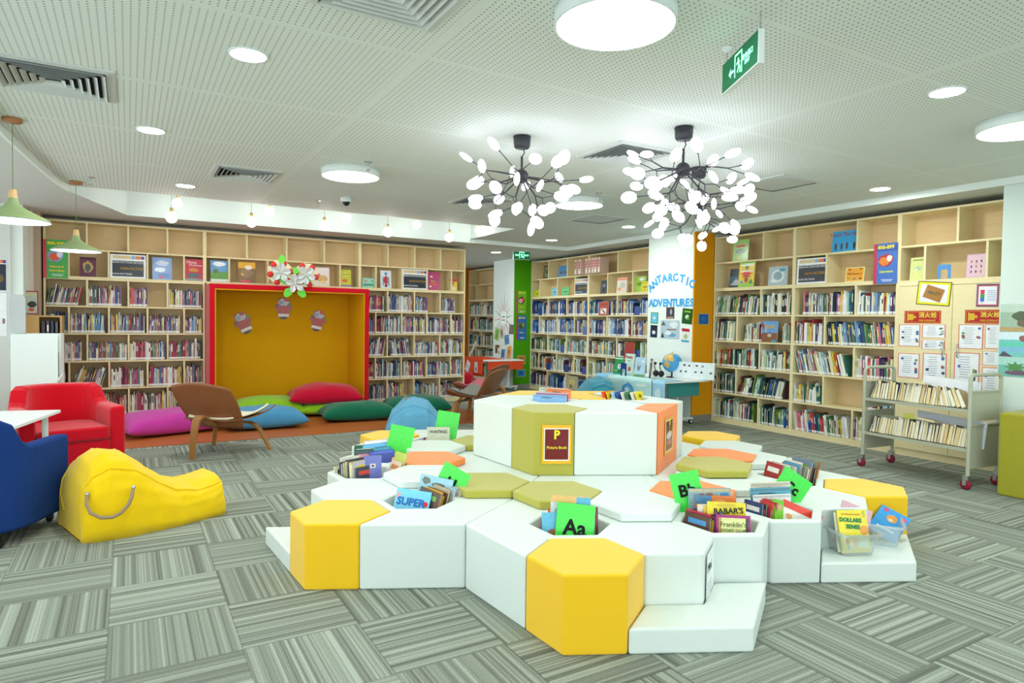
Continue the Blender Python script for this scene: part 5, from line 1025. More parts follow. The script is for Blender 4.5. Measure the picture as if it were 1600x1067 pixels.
# paper flowers on the nook's top edge
silver = mat('silver_paper', 'D4D8DA', .4, .5, .08, 20); gpap = mat('lime_paper', '74E050', .6, .2, .06, 20); rpap = mat('scarlet_paper', 'E23A34', .5, .3, .06, 20); cpap = mat('cream_paper', 'EDE6C4', .6, .2, .05, 20)
yf = ny-.04
def petal(mb, ang, r0_, r1_, wd, lift=.02):
    c_, s_ = cos(ang), sin(ang); P_ = lambda r, o, y: (r*c_-o*s_, y, r*s_+o*c_)
    pts = [P_(r0_, 0, 0), P_((r0_+r1_)/2, wd, -lift), P_(r1_*.93, wd*.6, -lift*1.4), P_(r1_, 0, -lift*.4), P_(r1_*.93, -wd*.6, -lift*1.4), P_((r0_+r1_)/2, -wd, -lift), P_((r0_+r1_)/2, 0, -lift*.2)]
    mb.add(pts, [(0, 1, 6), (1, 2, 6), (2, 3, 6), (3, 4, 6), (4, 5, 6), (5, 0, 6)])
for px, py, ro, back, l in ((438.5, 426, .2, 'mixed', 'left silver paper flower with red dots and a green leaf on the nook top'), (478, 430, .9, 'cream', 'right silver paper flower on cream card with red dots on the nook top'), (461, 443, .5, 'green', 'lowest silver paper flower with lime petals hanging over the nook edge')):
    q = hit(px, py, 1, yf); t = thing('paper_flower', l, 'decoration', T(q.x, yf, q.z), 'silver paper flowers on the red nook')
    R_ = .14
    if back == 'green':
        for k in range(5): mb = MB(); petal(mb, radians(-90+36+72*k+72*0), .05, .24, .06, .0); o = mb.build('leaf', gpap, t, M=T(0, .01, 0)); so = o.modifiers.new('t', 'SOLIDIFY'); so.thickness = .002
    else:
        mb = MB(); mb.prism([(.17*cos(k*pi/8)*(1+.08*(k % 2)), .17*sin(k*pi/8)*(1+.08*(k % 2))) for k in range(16)], .012, .014, M=RX(pi/2) @ Matrix.Scale(-1, 4, (0, 0, 1)) if False else T(0, .026, 0) @ FACE); mb.build('backing', cpap, t)
        for k in range(6):
            a_ = k*pi/3+ro; o = MB().lathe([(.0005, 0), (.042, .001), (.0425, .004), (.0005, .005)], 14).build('dot', rpap, t, M=T(.145*cos(a_), .005, .145*sin(a_)) @ FACE)
        mb = MB(); petal(mb, radians(85 if back == 'mixed' else 160), .1, .26 if back == 'mixed' else .2, .05, 0); o = mb.build('leaf', gpap, t); so = o.modifiers.new('t', 'SOLIDIFY'); so.thickness = .002
    for k in range(5):
        mb = MB(); petal(mb, ro+k*2*pi/5, .01, .14, .045, .03); o = mb.build('petal', silver, t); so = o.modifiers.new('t', 'SOLIDIFY'); so.thickness = .002
    MB().ball((0, -.02, 0), .02, 10).build('flower_centre', silver, t)
# --- floor cushions
def cushion(cx_, cy_, z, w, d, th, ang, m, label, puff=.5, base=None, tilt=0):
    q = Vector((cx_, cy_, z))
    rr = random.Random(int(cx_*100)); ph = [rr.uniform(0, 6) for _ in range(4)]
    def f(u, v, s_):
        x, y = u*2-1, v*2-1
        e = max(0, (1-abs(x)**2.6))*max(0, (1-abs(y)**2.6)); k = e**puff
        cx = x*w/2*(1-.07*(1-abs(y)**2)*abs(x)**3)*(1 + .03*abs(x*y)**3); cy = y*d/2*(1-.07*(1-abs(x)**2)*abs(y)**3)
        wr = .006*sin(7*x+ph[0]+3*y)+.005*sin(5*y+ph[1]-4*x)
        zz = th*(.34+.66*k*(1 if s_ > 0 else 0)) if s_ > 0 else th*(.34-.34*k)
        return (cx, cy, zz+wr*k*(s_ > 0))
    mb = MB(); mb.grid(lambda u, v: f(u, v, 1), 28, 22); mb.grid(lambda u, v: f(u, v, -1), 28, 22, flip=True)
    o = mb.build('floor_cushion', m, fix=True, sub=1); o.matrix_world = T(q.x, q.y, z+.003) @ RZ(ang) @ RX(tilt); return tag(o, label, 'cushion', 'large square floor cushions')
mag = soft('magenta_plush', 'C43CA0'); lime = soft('lime_cloth', '8CC41C'); blu = soft('sky_blue_plush', '4A90BC'); crim = soft('crimson_cloth', 'C0082E'); dgr = soft('forest_green_cloth', '12694C')
cushion(.42, 9.02, .006, 1.15, .85, .27, .3, mag, 'magenta plush floor cushion in front of the left bookcase', .35)
cushion(1.72, 9.93, .014, 1.0, .85, .27, -.1, lime, 'lime green floor cushion inside the left part of the nook', .4)
cushion(1.50, 8.90, .006, 1.02, .72, .27, .0, blu, 'sky blue floor cushion in front of the lime one', .4)
cushion(2.58, 9.72, .014, 1.0, .72, .2, -.2, lime, 'lime green floor cushion under the crimson one', .45)
cushion(2.50, 9.72, .17, 1.05, .7, .29, -.15, crim, 'crimson floor cushion lying on top of the lime one', .5, tilt=.04)
cushion(2.78, 9.02, .006, 1.05, .6, .25, -.1, dgr, 'dark green floor cushion with a pale seam, front of the nook', .42)
cushion(3.82, 9.42, .006, 1.05, .75, .25, -.3, dgr, 'dark green floor cushion behind the light blue bean bag', .42)
# --- bean bags
def beanbag(M, prof, wid, m, label, name='bean_bag', handle=None, group=None, seam=True, slump=.0):
    """prof(t) -> (height, half width, y shift) along the length t in 0..1"""
    t = thing(name, label, 'bean bag', M, group)
    rr = random.Random(len(label)); ph = [rr.uniform(0, 6) for _ in range(6)]
    NU, NV = 48, 60
    def f(u, v, k=1):
        x, h, hw = prof(v); a_ = pi*u
        c_, s_ = cos(a_), sin(a_)
        y = hw*math.copysign(abs(c_)**.8, c_); z = h*(abs(s_)**.62)
        wr = 1+.014*sin(9*v+ph[0]+3*a_)+.014*sin(19*v-6*a_+ph[1])+.008*sin(23*a_+ph[2]+9*v)+.006*sin(41*v+11*a_+ph[3])
        bul = 1+.07*sin(a_)**2*(1-abs(s_)**6)
        return (x, y*wr*bul*k, max(0, z*wr*k))
    mb = MB(); mb.grid(lambda u, v: f(u, v), NU, NV)
    for v in (0, 1):
        ring = [f(i/NU, v) for i in range(NU+1)]; mb.add(ring, [tuple(range(NU+1)) if v == 0 else tuple(range(NU, -1, -1))])
    mb.add([f(0, j/NV) for j in range(NV+1)]+[f(1, j/NV) for j in range(NV+1)], [(j, j+1, NV+2+j, NV+1+j) for j in range(NV)])
    mb.build('body', m, t, fix=True)
    if seam:
        for u in seam if isinstance(seam, tuple) else (.27, .73):
            MB().tube([f(u, j/NV, 1.006) for j in range(NV+1)], .006, 6).build('seam', m, t)
    if handle:
        pts = handle; MB().tube(pts, .011, 8).build('rope_handle', mat('hemp_rope', 'A08A6C', .8, .1, .2, 120, .5), t)
        for p in (pts[0], pts[-1]): MB().ball(p, .014, 10).build('grommet', chrome, t)
    return t
def interp(tab):
    def g(v):
        for (a_, *A_), (b_, *B_) in zip(tab, tab[1:]):
            if v <= b_:
                k = (v-a_)/(b_-a_); k = k*k*(3-2*k); return [x+(y-x)*k for x, y in zip(A_, B_)]
        return tab[-1][1:]
    return g
ye = soft('yellow_canvas', 'F2C80C', .8, .05)
P_ = interp([(0, -.02, .14, .20), (.03, -.03, .27, .27), (.07, -.01, .38, .31), (.12, .04, .475, .335), (.2, .13, .53, .35), (.32, .27, .49, .355), (.45, .40, .38, .35), (.6, .54, .27, .34), (.75, .67, .235, .33), (.88, .79, .25, .31), (.97, .86, .27, .28), (1, .885, .16, .24)])
A0, A1 = Vector((-.31, 5.08)), Vector((.60, 5.36)); aa = math.atan2((A1-A0).y, (A1-A0).x)
h_ = [(.0, -.285, .305), (-.015, -.325, .25), (.0, -.36, .20), (.045, -.395, .17), (.10, -.415, .165), (.15, -.42, .185), (.19, -.415, .225), (.215, -.40, .27), (.235, -.365, .32)]
beanbag(T(A0.x, A0.y, 0) @ RZ(aa), P_, .35, ye, 'yellow canvas bean bag lounger with a rope handle', 'bean_bag_lounger', h_)
lb = soft('light_blue_plush', '6CB2D6')
q = hit(655, 677, 2, 0)
P_ = interp([(0, -.36, .05, .22), (.08, -.33, .22, .33), (.3, -.2, .38, .36), (.5, -.02, .43, .34), (.7, .1, .41, .33), (.9, .25, .26, .3), (1, .32, .06, .2)])
beanbag(T(q.x, q.y+.25, 0) @ RZ(2.75), P_, .3, lb, 'light blue bean bag with a small rope handle behind the honeycomb seats', 'bean_bag', [(.07, .14, .39), (.08, .1, .44), (.08, .04, .46), (.08, -.02, .45), (.07, -.05, .41)], seam=(.5, .25, .75))
te = soft('teal_canvas', '3C8A9E')
q = hit(946, 628, 2, 0); q.x -= .55; q.y -= .75
P_ = interp([(0, -.75, .04, .2), (.08, -.68, .14, .34), (.3, -.4, .24, .4), (.5, -.1, .36, .42), (.68, .12, .62, .42), (.8, .28, .66, .42), (.93, .42, .60, .38), (1, .46, .3, .3)])
beanbag(T(5.46, 7.42, 0) @ RZ(-.45), P_, .4, te, 'teal bean bag lounger beside the table with the ice-blue cloth', 'bean_bag_lounger', None)
# --- tub chairs
def tub_chair(M, m, label, casters):
    t = thing('tub_chair', label, 'armchair', M, 'felt tub chairs'); z0 = .085
    def path(off):       # horseshoe, open towards -y
        R_ = .40-off; pts = []
        pts.append((R_, -.38)); pts.append((R_, -.2))
        for k in range(21): a_ = pi*k/20; pts.append((R_*cos(a_), .0+(.36-off*.9)*sin(a_)))
        pts.append((-R_, -.2)); pts.append((-R_, -.38)); return pts
    o_, i_ = path(0), path(.125); n = len(o_)
    top = [.60 if (k < 4 or k > n-5) else (.775 if 6 <= k <= n-7 else (.64 if k in (4, n-5) else .745)) for k in range(n)]
    vs = []; 
    for k in range(n): vs += [(*o_[k], z0), (*o_[k], top[k]), (*i_[k], top[k]-.01), (*i_[k], z0)]
    fs = []
    for k in range(n-1):
        for q_ in range(4): fs.append((4*k+q_, 4*k+(q_+1) % 4, 4*(k+1)+(q_+1) % 4, 4*(k+1)+q_))
    fs += [(3, 2, 1, 0), (4*n-4, 4*n-3, 4*n-2, 4*n-1)]
    MB().add(vs, fs).build('back_and_arms', m, t, fix=True, bevel=.03, seg=4, angle=35)
    MB().box(-.275, -.375, z0, .275, .22, .30).build('seat_base', m, t, bevel=.01)
    MB().box(-.272, -.40, .305, .272, .22, .425).build('seat_cushion', m, t, bevel=.03, seg=4)
    for sx in (-1, 1):
        for sy in (-.32, .22):
            if casters: MB().tube([(sx*.3, sy, z0+.01), (sx*.3, sy, .05)], .01, 8).lathe([(.0005, -.012), (.028, -.012), (.032, 0), (.028, .012), (.0005, .012)], 16, M=T(sx*.3, sy, .032) @ RY(pi/2)).build('caster', black_p, t)
            else: MB().tube([(sx*.3, sy, z0+.01), (sx*.3, sy, 0)], .02, 10).build('foot', black_p, t)
    return t
tub_chair(T(-.52, 7.18, 0) @ RZ(.30), red_f, 'red felt tub chair facing the white table', False)
navy = mat('navy_felt', '1B3A7A', .85, .12, .06, 200, .3)
tub_chair(T(-.87, 5.24, 0) @ RZ(2.74), navy, 'navy blue felt tub chair seen from behind at the left edge', True)
# white table
q1, q2 = hit(95, 640, 2, .62), hit(63, 664, 2, .62)
t = thing('white_table', 'white table top between the red and blue tub chairs, cut by the left edge', 'table', T(0, 0, 0))
dx = (q1-q2).normalized(); nn = Vector((-dx.y, dx.x, 0))
c0_ = q1; ww = 1.2; ll = (q1-q2).length
mb = MB(); pp = [q1, q2+Vector((-.16, -.02, 0)), q2+Vector((-1.0, .1, 0)), q1+Vector((-1.0, .25, 0))]
mb.prism([(p_.x, p_.y) for p_ in pp], .595, .62); mb.build('table_top', mat('white_laminate', 'EEF3F4', .35, .4, .01), t, fix=True, bevel=.003)
for p_ in pp:
    cc_ = sum((Vector(v_) for v_ in pp), Vector())/4; e2 = p_+(cc_-p_)*.18; MB().tube([(e2.x, e2.y, .595), (e2.x, e2.y, 0)], .022, 12).build('leg', rimm, t)
# white cabinet at far left
a_, b_ = hit(17, 600, 1, 8.6), hit(91, 600, 1, 8.6); ztp = hit(50, 522, 1, 8.6).z; xr = hit(105, 560, 1, 9.0).x
t = thing('white_cabinet', 'white panel-sided cabinet behind the red tub chair', 'cabinet', T(a_.x, 8.6, 0)); w = b_.x-a_.x
MB().box(0, 0, 0, w, .025, ztp).build('front_panel', white_p, t, bevel=.006)
MB().box(0, .025, 0, .02, .45, ztp).box(w, .1, 0, w+.02, .5, ztp).box(.02, .43, 0, w, .45, ztp).box(.02, .025, ztp-.2, w, .43, ztp-.18).build('side_panel', white_p, t)
MB().tube([(w-.005, .0, ztp*.58), (w+.03, .09, ztp*.64)], .012, 8).build('brace', rimm, t)
q = hit(27, 511, 1, 8.8); t = thing('desk_lamp_panel', 'pale grey rounded panel standing on the white cabinet', 'screen', T(q.x, 8.8, ztp-.18))
MB().prism([(-.075+.15*x_, z_) for x_, z_ in ((0, .02), (.15, 0), (.85, 0), (1, .02), (1, .56), (.85, .6), (.15, .6), (0, .56))], -.012, .012, M=FACE).build('panel', mat('light_grey_plastic', 'BFC4C4', .5, .3, .02), t, bevel=.004)
q = hit(27, 517, 1, 8.75); mb = MB()
rr = random.Random(4)
for k in range(14): x0_ = rr.uniform(-.1, .1); mb.tube([(x0_*.3, 0, 0), (x0_, rr.uniform(-.04, .04), rr.uniform(.06, .14))], [.006, .003], 5)
o = mb.build('dried_flowers', mat('dry_yellow', 'C8B860', .8, .1, .15)); o.matrix_world = T(q.x+.04, 8.7, ztp-.178); tag(o, 'small yellowish dried stems on top of the white cabinet', 'plant')
# --- plywood shell chairs
def shell_chair(M, label, pad):
    t = thing('shell_chair', label, 'chair', M, 'three-legged plywood shell chairs')
    def solid(nm, fn, m, th):
        o = MB().grid(fn, 18, 14).build(nm, m, t, fix=True); so = o.modifiers.new('thickness', 'SOLIDIFY'); so.thickness = th; so.offset = 0; return o
    def seat(u, v, k=1, up_=0):
        y = (u-.5)*2; v_ = v if k == 1 else .06+.88*v; wd = (.26+.20*sin(pi*.62*v_))*k
        x = .17+.62*v_-.10*abs(y)**2*v_; z = .315+.05*v_+.13*abs(y)**2.4*v_+.06*(1-v_)**3
        return (x, y*wd, z+up_)
    solid('seat_shell', lambda u, v: seat(u, v), shellw, .011)
    solid('seat_pad', lambda u, v: seat(u, v, .84, .018), pad, .02)
    def back(u, v, k=1, fwd=0):
        y = (u-.5)*2; v_ = v if k == 1 else .08+.84*v; wd = (.23+.15*sin(pi*(.15+.55*v_))**.8)*k; z = .28+.48*v_-.05*y*y*v_
        x = .30-.26*v_+.06*y*y+fwd
        return (x, y*wd, z)
    solid('back_shell', lambda u, v: back(u, v), shellw, .011)
    solid('back_pad', lambda u, v: back(u, v, .84, .016), pad, .016)
    # rear bentwood arch: two legs in one strip
    def strip(pts, w_, th, nm, ax):
        mb = MB(); vs = []; n = len(pts)
        for i_, p_ in enumerate(pts):
            a1 = Vector(pts[max(0, i_-1)]); a2 = Vector(pts[min(n-1, i_+1)]); tg = (a2-a1).normalized(); nn_ = tg.cross(Vector(ax)).normalized()
            w2 = w_*(1-.45*abs(2*i_/(n-1)-1)**2) if nm == 'rear_legs' else w_*(.55+.9*min(i_/(n-1), .5))
            for s1, s2 in ((-1, -1), (1, -1), (1, 1), (-1, 1)): vs.append(Vector(p_)+Vector(ax)*s1*w2/2+nn_*s2*th/2)
        fs = [(4*i_+k, 4*i_+(k+1) % 4, 4*i_+4+(k+1) % 4, 4*i_+4+k) for i_ in range(n-1) for k in range(4)]+[(3, 2, 1, 0), (4*n-4, 4*n-3, 4*n-2, 4*n-1)]
        return mb.add(vs, fs).build(nm, legw, t, fix=True, bevel=.003)
    arch = [(.70, -.37, 0), (.67, -.33, .12), (.64, -.285, .23), (.62, -.24, .28), (.61, -.17, .30), (.60, -.08, .295), (.60, 0, .29)]
    arch = arch+[(a_, -b_, c_) for a_, b_, c_ in arch[:-1][::-1]]
    strip(arch, .07, .022, 'rear_legs', (1, 0, 0)).name = 'front_legs'
    strip([(0, 0, 0), (.01, 0, .16), (.035, 0, .31), (.06, 0, .385), (.10, 0, .42), (.15, 0, .41), (.20, 0, .36), (.28, 0, .305), (.45, 0, .29)], .10, .024, 'rear_leg', (0, 1, 0))
    return t
creamp = mat('cream_leather', 'EDE6CC', .5, .3, .03); pinkp = mat('pink_wool', 'C4707C', .85, .1, .05); greyp = mat('grey_wool', '8C8C84', .85, .1, .05)
shell_chair(T(.535, 7.14, 0) @ RZ(radians(42)), 'walnut shell chair with a cream pad in front of the nook, facing right', creamp)
shell_chair(T(4.49, 7.83, 0) @ RZ(radians(131)), 'walnut shell chair with a grey pad, nearer of the two beyond the tower', greyp)
shell_chair(T(4.97, 8.62, 0) @ RZ(radians(128)), 'walnut shell chair with a pink pad, farther of the two beyond the tower', pinkp)
# --- book trolley
t = thing('book_trolley', 'sage green steel book trolley on castors in front of the cupboard', 'trolley', T(6.55, 3.35, 0) @ RZ(radians(-90-5)))
L2, D2 = .50, .225            # local x runs right along the trolley, -y faces the viewer
for sx in (-1, 1):
    x_ = sx*L2
    pts = [(x_, -D2, .12), (x_, -D2, .95)]+[(x_, -D2+.05*(1-cos(k*pi/8)), .95+.05*sin(k*pi/8)) for k in range(1, 5)]+[(x_, D2-.05*(1-cos(k*pi/8)), .95+.05*sin(k*pi/8)) for k in range(4, 0, -1)]+[(x_, D2, .95), (x_, D2, .12)]
    MB().tube(pts, .0165, 10).build('end_frame', cartm, t)
    MB().box(x_-.002, -D2, .18, x_+.002, D2, .56).box(x_-.002, -D2, .595, x_+.002, D2, .86).box(x_-.012, -D2, .85, x_+.012, D2, .862).box(x_-.012, -D2, .555, x_+.012, D2, .567).build('end_panel', cartm, t)
SH = []
for z_ in (.36, .70):
    mb = MB(); za = .0; 
    mb.add([(-L2, -D2-.0, z_-.03), (L2, -D2, z_-.03), (L2, -D2, z_), (-L2, -D2, z_), (L2, -.02, z_-.045), (-L2, -.02, z_-.045), (L2, .0, z_+.16), (-L2, 0, z_+.16), (L2, .006, z_+.16), (-L2, .006, z_+.16), (L2, .02, z_-.045), (-L2, .02, z_-.045), (L2, D2, z_), (-L2, D2, z_), (L2, D2, z_-.03), (-L2, D2, z_-.03)],
           [(0, 1, 2, 3), (3, 2, 4, 5), (5, 4, 6, 7), (7, 6, 8, 9), (9, 8, 10, 11), (11, 10, 12, 13), (13, 12, 14, 15), (0, 15, 14, 1)])
    mb.build('sloped_shelf', cartm, t); SH.append(z_)
cmaroon = mat('maroon_tyre', '8A1C3C', .5, .3, .04)
for sx in (-1, 1):
    for sy in (-1, 1):
        x_, y_ = sx*L2, sy*D2
        c_ = MB().box(x_-.03, y_-.022, .085, x_+.015, y_+.022, .125).box(x_-.03, y_-.022, .04, x_-.0, y_-.017, .09).box(x_-.03, y_+.017, .04, x_, y_+.022, .09).build('castor', chrome, t)
        MB().lathe([(.0005, -.014), (.036, -.014), (.045, -.008), (.045, .008), (.036, .014), (.0005, .014)], 20, M=T(x_-.012, y_, .045) @ RX(pi/2)).build('wheel', cmaroon, c_)
TM = t.matrix_world.copy()
TM = T(6.55, 3.35, 0) @ RZ(radians(-95))
rc = random.Random(31)
for z_, nm in ((.70, 'upper'), (.36, 'lower')):
    x_ = -L2+.03; n = 0
    while x_ < L2-.06:
        tk = rc.choice([.018, .022, .026, .03, .034, .038]); hh = rc.uniform(.155, .19); n += 1; dd = .13
        lo = radians(rc.uniform(-3, 4)) if n not in (1,) else radians(10)
        if x_ > L2-.33 and nm == 'upper': lo = -radians(14+70*(x_-L2+.33))
        cc = rc.choice(['2A2E38', '6A2C2C', 'D8D0B8', '3C5A4C', 'E8E4D8', '8A7A60', '243A6A', 'B8A070', '5A4838', 'E0DCD0'])
        pg = rc.choice(['EDE3C2', 'E6D4A2', 'F0EBD8', 'DDC48C', 'EFE8CC', 'E8DEC0'])
        mb = MB(); b_ = .002
        mb.box(0, 0, 0, b_, dd, hh, cc).box(tk-b_, 0, 0, tk, dd, hh, cc).box(b_, dd-b_, 0, tk-b_, dd, hh, cc).box(b_, .003, .003, tk-b_, dd-b_, hh-.003, pg)
        o = mb.build('book', PRINT)
        o.matrix_world = TM @ T(x_, -D2+.045, z_-.002) @ RX(radians(-13)) @ RY(lo)
        if lo < 0: o.matrix_world = TM @ T(x_, -D2+.045, z_-.002) @ RX(radians(-13)) @ RY(lo)
        tag(o, f'{cname(pg)} paged {cname(cc)} book, {ordn(n)} from the left on the {nm} trolley shelf', 'book', 'books page side out on the trolley')
        x_ += tk/cos(lo)+.001
for z_, nm in ((.70, 'upper'), (.36, 'lower')):
    o = MB().box(0, 0, 0, .52 if nm == 'upper' else .62, .003, .24, 'E2E6EE' if nm == 'upper' else 'C9CEDA').build('white_board_sheet', PRINT); o.matrix_world = TM @ T(-.06 if nm == 'upper' else -.1, -.03, z_+.015) @ RX(radians(-4)) @ RY(radians(3)); tag(o, f'pale cardboard sheet lying behind the books on the {nm} trolley shelf', 'cardboard', 'cardboard sheets on the trolley')
    o = MB().box(0, 0, 0, .17, .10, .018, 'E0CFA0').box(.0, -.001, -.001, .172, .1, 0, '8A8470').build('book', PRINT); o.matrix_world = TM @ T(-.1 if nm == 'upper' else .0, -D2+.05, z_+.19) @ RY(radians(5)) @ RX(radians(-8)); tag(o, f'book lying flat on top of the row on the {nm} trolley shelf', 'book', 'books page side out on the trolley')
o = MB().box(0, 0, 0, .1, .002, .07, 'EAF06A').build('sticky_note', PRINT); o.matrix_world = TM @ T(-.22, -.04, .50) @ RX(radians(-10)); tag(o, 'yellow paper note behind the lower trolley books', 'note')
o = MB().box(0, 0, 0, .012, .09, .15, '38C84C').build('green_folder', PRINT); o.matrix_world = TM @ T(L2+.01-.04, .03, .37) @ RY(radians(8)); tag(o, 'green folder behind the right end of the lower trolley shelf', 'folder')
# --- olive cube seat
t = MB().box(-.29, -.5, 0, .29, .5, .70).build('olive_cube_seat', soft('olive_wool', 'A09C30', .9, .06), None, bevel=.02, seg=3); t.matrix_world = T(6.64, 2.18, 0) @ RZ(radians(1)); tag(t, 'large olive cube ottoman at the right picture edge', 'ottoman')
# --- table with the antarctic display
t = thing('flip_top_table', 'white castor table with an ice-blue cloth in front of the white column', 'table', T(6.52, 7.1, 0)); tz = .64; tw, tl = .40, .78
wl_ = MATS['white_laminate']
MB().box(-tw, -.68, tz-.025, tw, tl, tz).build('table_top', wl_, t, bevel=.004)
for sy in (-.42, .6):
    MB().tube([(.06, sy, tz-.025), (.06, sy, .09)], .032, 14).build('leg', rimm, t); MB().box(-.30, sy-.03, .065, .36, sy+.03, .095).build('foot_bar', rimm, t, bevel=.01)
    for sx in (-.27, .33):
        MB().lathe([(.0005, -.016), (.03, -.016), (.034, 0), (.03, .016), (.0005, .016)], 16, M=T(sx, sy, .034) @ RX(pi/2)).build('wheel', black_p, t); MB().lathe([(.0005, -.019), (.018, -.019), (.018, .019), (.0005, .019)], 14, M=T(sx, sy, .034) @ RX(pi/2)).build('hub_cap', rimm, t)
MB().box(-.28, -.60, .42, .3, -.595, tz-.03).build('modesty_panel', mat('teal_panel', '3C8C8A', .6, .2, .03), t)
xw = 6.52-tw-.008
def cloth(name, y0, y1, zb_, c, sh, label, wavy=.006):
    mb = MB(); n = 24
    fn = lambda u, v: (xw-.004-wavy*sin(u*19)*v, y0+(y1-y0)*u, tz+.004-(tz+.004-zb_)*v)
    mb.grid(fn, n, 8, c, flip=True); mb.grid(lambda u, v: (xw-.004+.33*v, y0+(y1-y0)*u, tz+.004), 6, 2, c)
    o = mb.build(name, PAINT); so = o.modifiers.new('thickness', 'SOLIDIFY'); so.thickness = .002; tag(o, label, 'cloth', 'pale blue cloths over the castor table')
    m2_ = MB(); art(m2_, 0, sh, y1-y0, tz-zb_); d_ = m2_.build('printed_motif', PRINT, o); d_.matrix_world = T(xw-.014, (y0+y1)/2, zb_) @ RZ(-pi/2)
cloth('table_cloth', 6.68, 7.62, .20, 'BFE6E4', [('b', .5, .62, .3, .45, '4A9CD8'), ('b', .5, .62, .2, .3, '6AB0E0'), ('b', .48, .62, .12, .16, 'E8F2F4'), ('b', .2, .85, .3, .12, 'DCF2EC'), ('b', .8, .8, .3, .14, 'DCF2EC')], 'ice-blue main cloth with a blue bear-shaped patch')
cloth('table_cloth', 7.64, 7.9, .12, '8CC8EC', [('b', .5, .55, .6, .5, 'D8ECF6'), ('b', .5, .1, .9, .2, '4A90D8')], 'narrow sky-blue cloth strip at the left end')
cloth('table_cloth', 6.42, 6.66, .22, 'A4D4EE', [('b', .5, .6, .6, .4, 'D4ECF4')], 'narrow sky-blue cloth strip at the right end')
FT = lambda y, dx_=0: T(xw+.07+dx_, y, tz+.006) @ RZ(-pi/2)
sheet('picture_book', 'green book with a white animal circle on the display table', 'book', FT(7.62, .12) @ RX(radians(-8)), .19, .26, '2E9A58', [('r', .5, .9, .9, .06, 'E8F4EC'), ('d', .6, .45, .4, .3, 'E8F0F0'), ('b', .6, .45, .15, .14, 'B0307A'), ('b', .3, .2, .3, .14, '5CC07C'), ('b', .65, .15, .3, .12, '183828')], (), .012, 'display books on the castor table', book=True)
sheet('picture_book', 'white Ponko penguin book, tallest on the display table', 'book', FT(7.36, .1) @ RX(radians(-8)), .2, .32, 'D4ECE2', [('b', .6, .3, .35, .25, 'E05A34'), ('b', .35, .35, .2, .3, 'F2F2EE'), ('r', .5, .05, .9, .08, '9CC8B8')], [('Ponko', .062, 'B8202C', .45, .84, 0, .95, .001), ('Explorer', .02, '506058', .5, .68)], .014, 'display books on the castor table', book=True)
sheet('picture_book', 'light blue penguin chick book on the display table', 'book', FT(7.1, .08) @ RX(radians(-8)), .22, .28, 'BCDCF2', [('b', .4, .5, .4, .5, '8C94A0'), ('b', .4, .62, .2, .2, 'D8DCE0'), ('r', .5, .06, 1, .14, '6A9A70'), ('b', .75, .8, .3, .15, 'E8F4FA')], (), .014, 'display books on the castor table', book=True)
sheet('picture_book', 'dark blue Antarctic book standing at an angle on the display table', 'book', FT(6.86, .08) @ RZ(radians(-35)) @ RX(radians(-5)), .19, .27, '2C3A54', [('b', .5, .4, .5, .5, '8A7A6A'), ('r', .5, .85, .8, .1, 'C8D4E0'), ('b', .5, .5, .2, .2, 'D8C8B0')], (), .02, 'display books on the castor table', book=True)
mb = MB().prism([(0, 0), (.03, 0), (.03, .085), (.04, .1), (.09, .1), (.1, .085), (.1, 0), (.13, 0), (.13, .17), (.12, .185), (.01, .185), (0, .17)], -.004, 0, M=FACE); o = mb.build('bookend', bl); o.matrix_world = FT(7.42) @ T(0, -.0, 0); tag(o, 'blue arched bookend standing on the ice-blue cloth', 'bookend', 'blue arched bookends')
t = thing('globe', 'blue and orange globe partly hidden behind the white leaflet board', 'globe', T(6.72, 6.93, tz))
gm, N, L, b = nt('globe_map', .35, .4); no = N.new('ShaderNodeTexNoise'); no.inputs['Scale'].default_value = 7; cr = N.new('ShaderNodeValToRGB'); cr.color_ramp.interpolation = 'CONSTANT'; e = cr.color_ramp.elements; e[0].color = lin('4AA4DC'); e[1].position = .56; e[1].color = lin('E0B45A'); tc = N.new('ShaderNodeTexCoord'); L.new(tc.outputs['Object'], no.inputs['Vector']); L.new(no.outputs['Fac'], cr.inputs[0]); L.new(cr.outputs[0], b.inputs['Base Color'])
MB().ball((0, 0, .21), .14, 28).build('sphere', gm, t); MB().tube([(0, 0, .005), (0, 0, .07)], .012, 10).lathe([(.0005, .001), (.08, .001), (.08, .012), (.0005, .016)], 24).build('stand', black_p, t); MB().tube([(0, 0, .345), (0, 0, .37)], .004, 6).build('pin', black_p, t)
for k, y_ in enumerate((7.13, 7.02)):
    o = MB().ball((0, 0, .03), (.028, .028, .03), 12).tube([(0, 0, .05), (.0, .02, .09), (0, .01, .12)], .005, 6).ball((0, .01, .12), .014, 8).build('penguin_figure', black_p); o.matrix_world = T(6.6, y_, tz+.235 if False else tz+.001) @ Matrix.Diagonal((1.6, 1.6, 1.6, 1)); tag(o, f'small black bird figure {"left" if k == 0 else "right"} of the pair behind the display books', 'figurine', 'black bird figures on the display table')
sheet('leaflet_board', 'white leaflet board with small dark pictures standing on the castor table', 'display board', T(6.78, 6.58, tz+.003) @ RZ(radians(-72)) @ RX(radians(-4)), .62, .235, 'E6F0F2', [('b', x_, z_, .07, .14, c_) for x_, z_, c_ in ((.1, .8, '788490'), (.28, .8, '38444C'), (.4, .78, '586068'), (.58, .8, '606870'), (.72, .78, '8C949A'), (.2, .42, '505860'), (.32, .42, '707880'), (.56, .42, '586068'), (.7, .42, '404850'), (.92, .4, '606468'))]+[('r', .5, .5, .004, .9, 'C8D0D4')], (), .006)
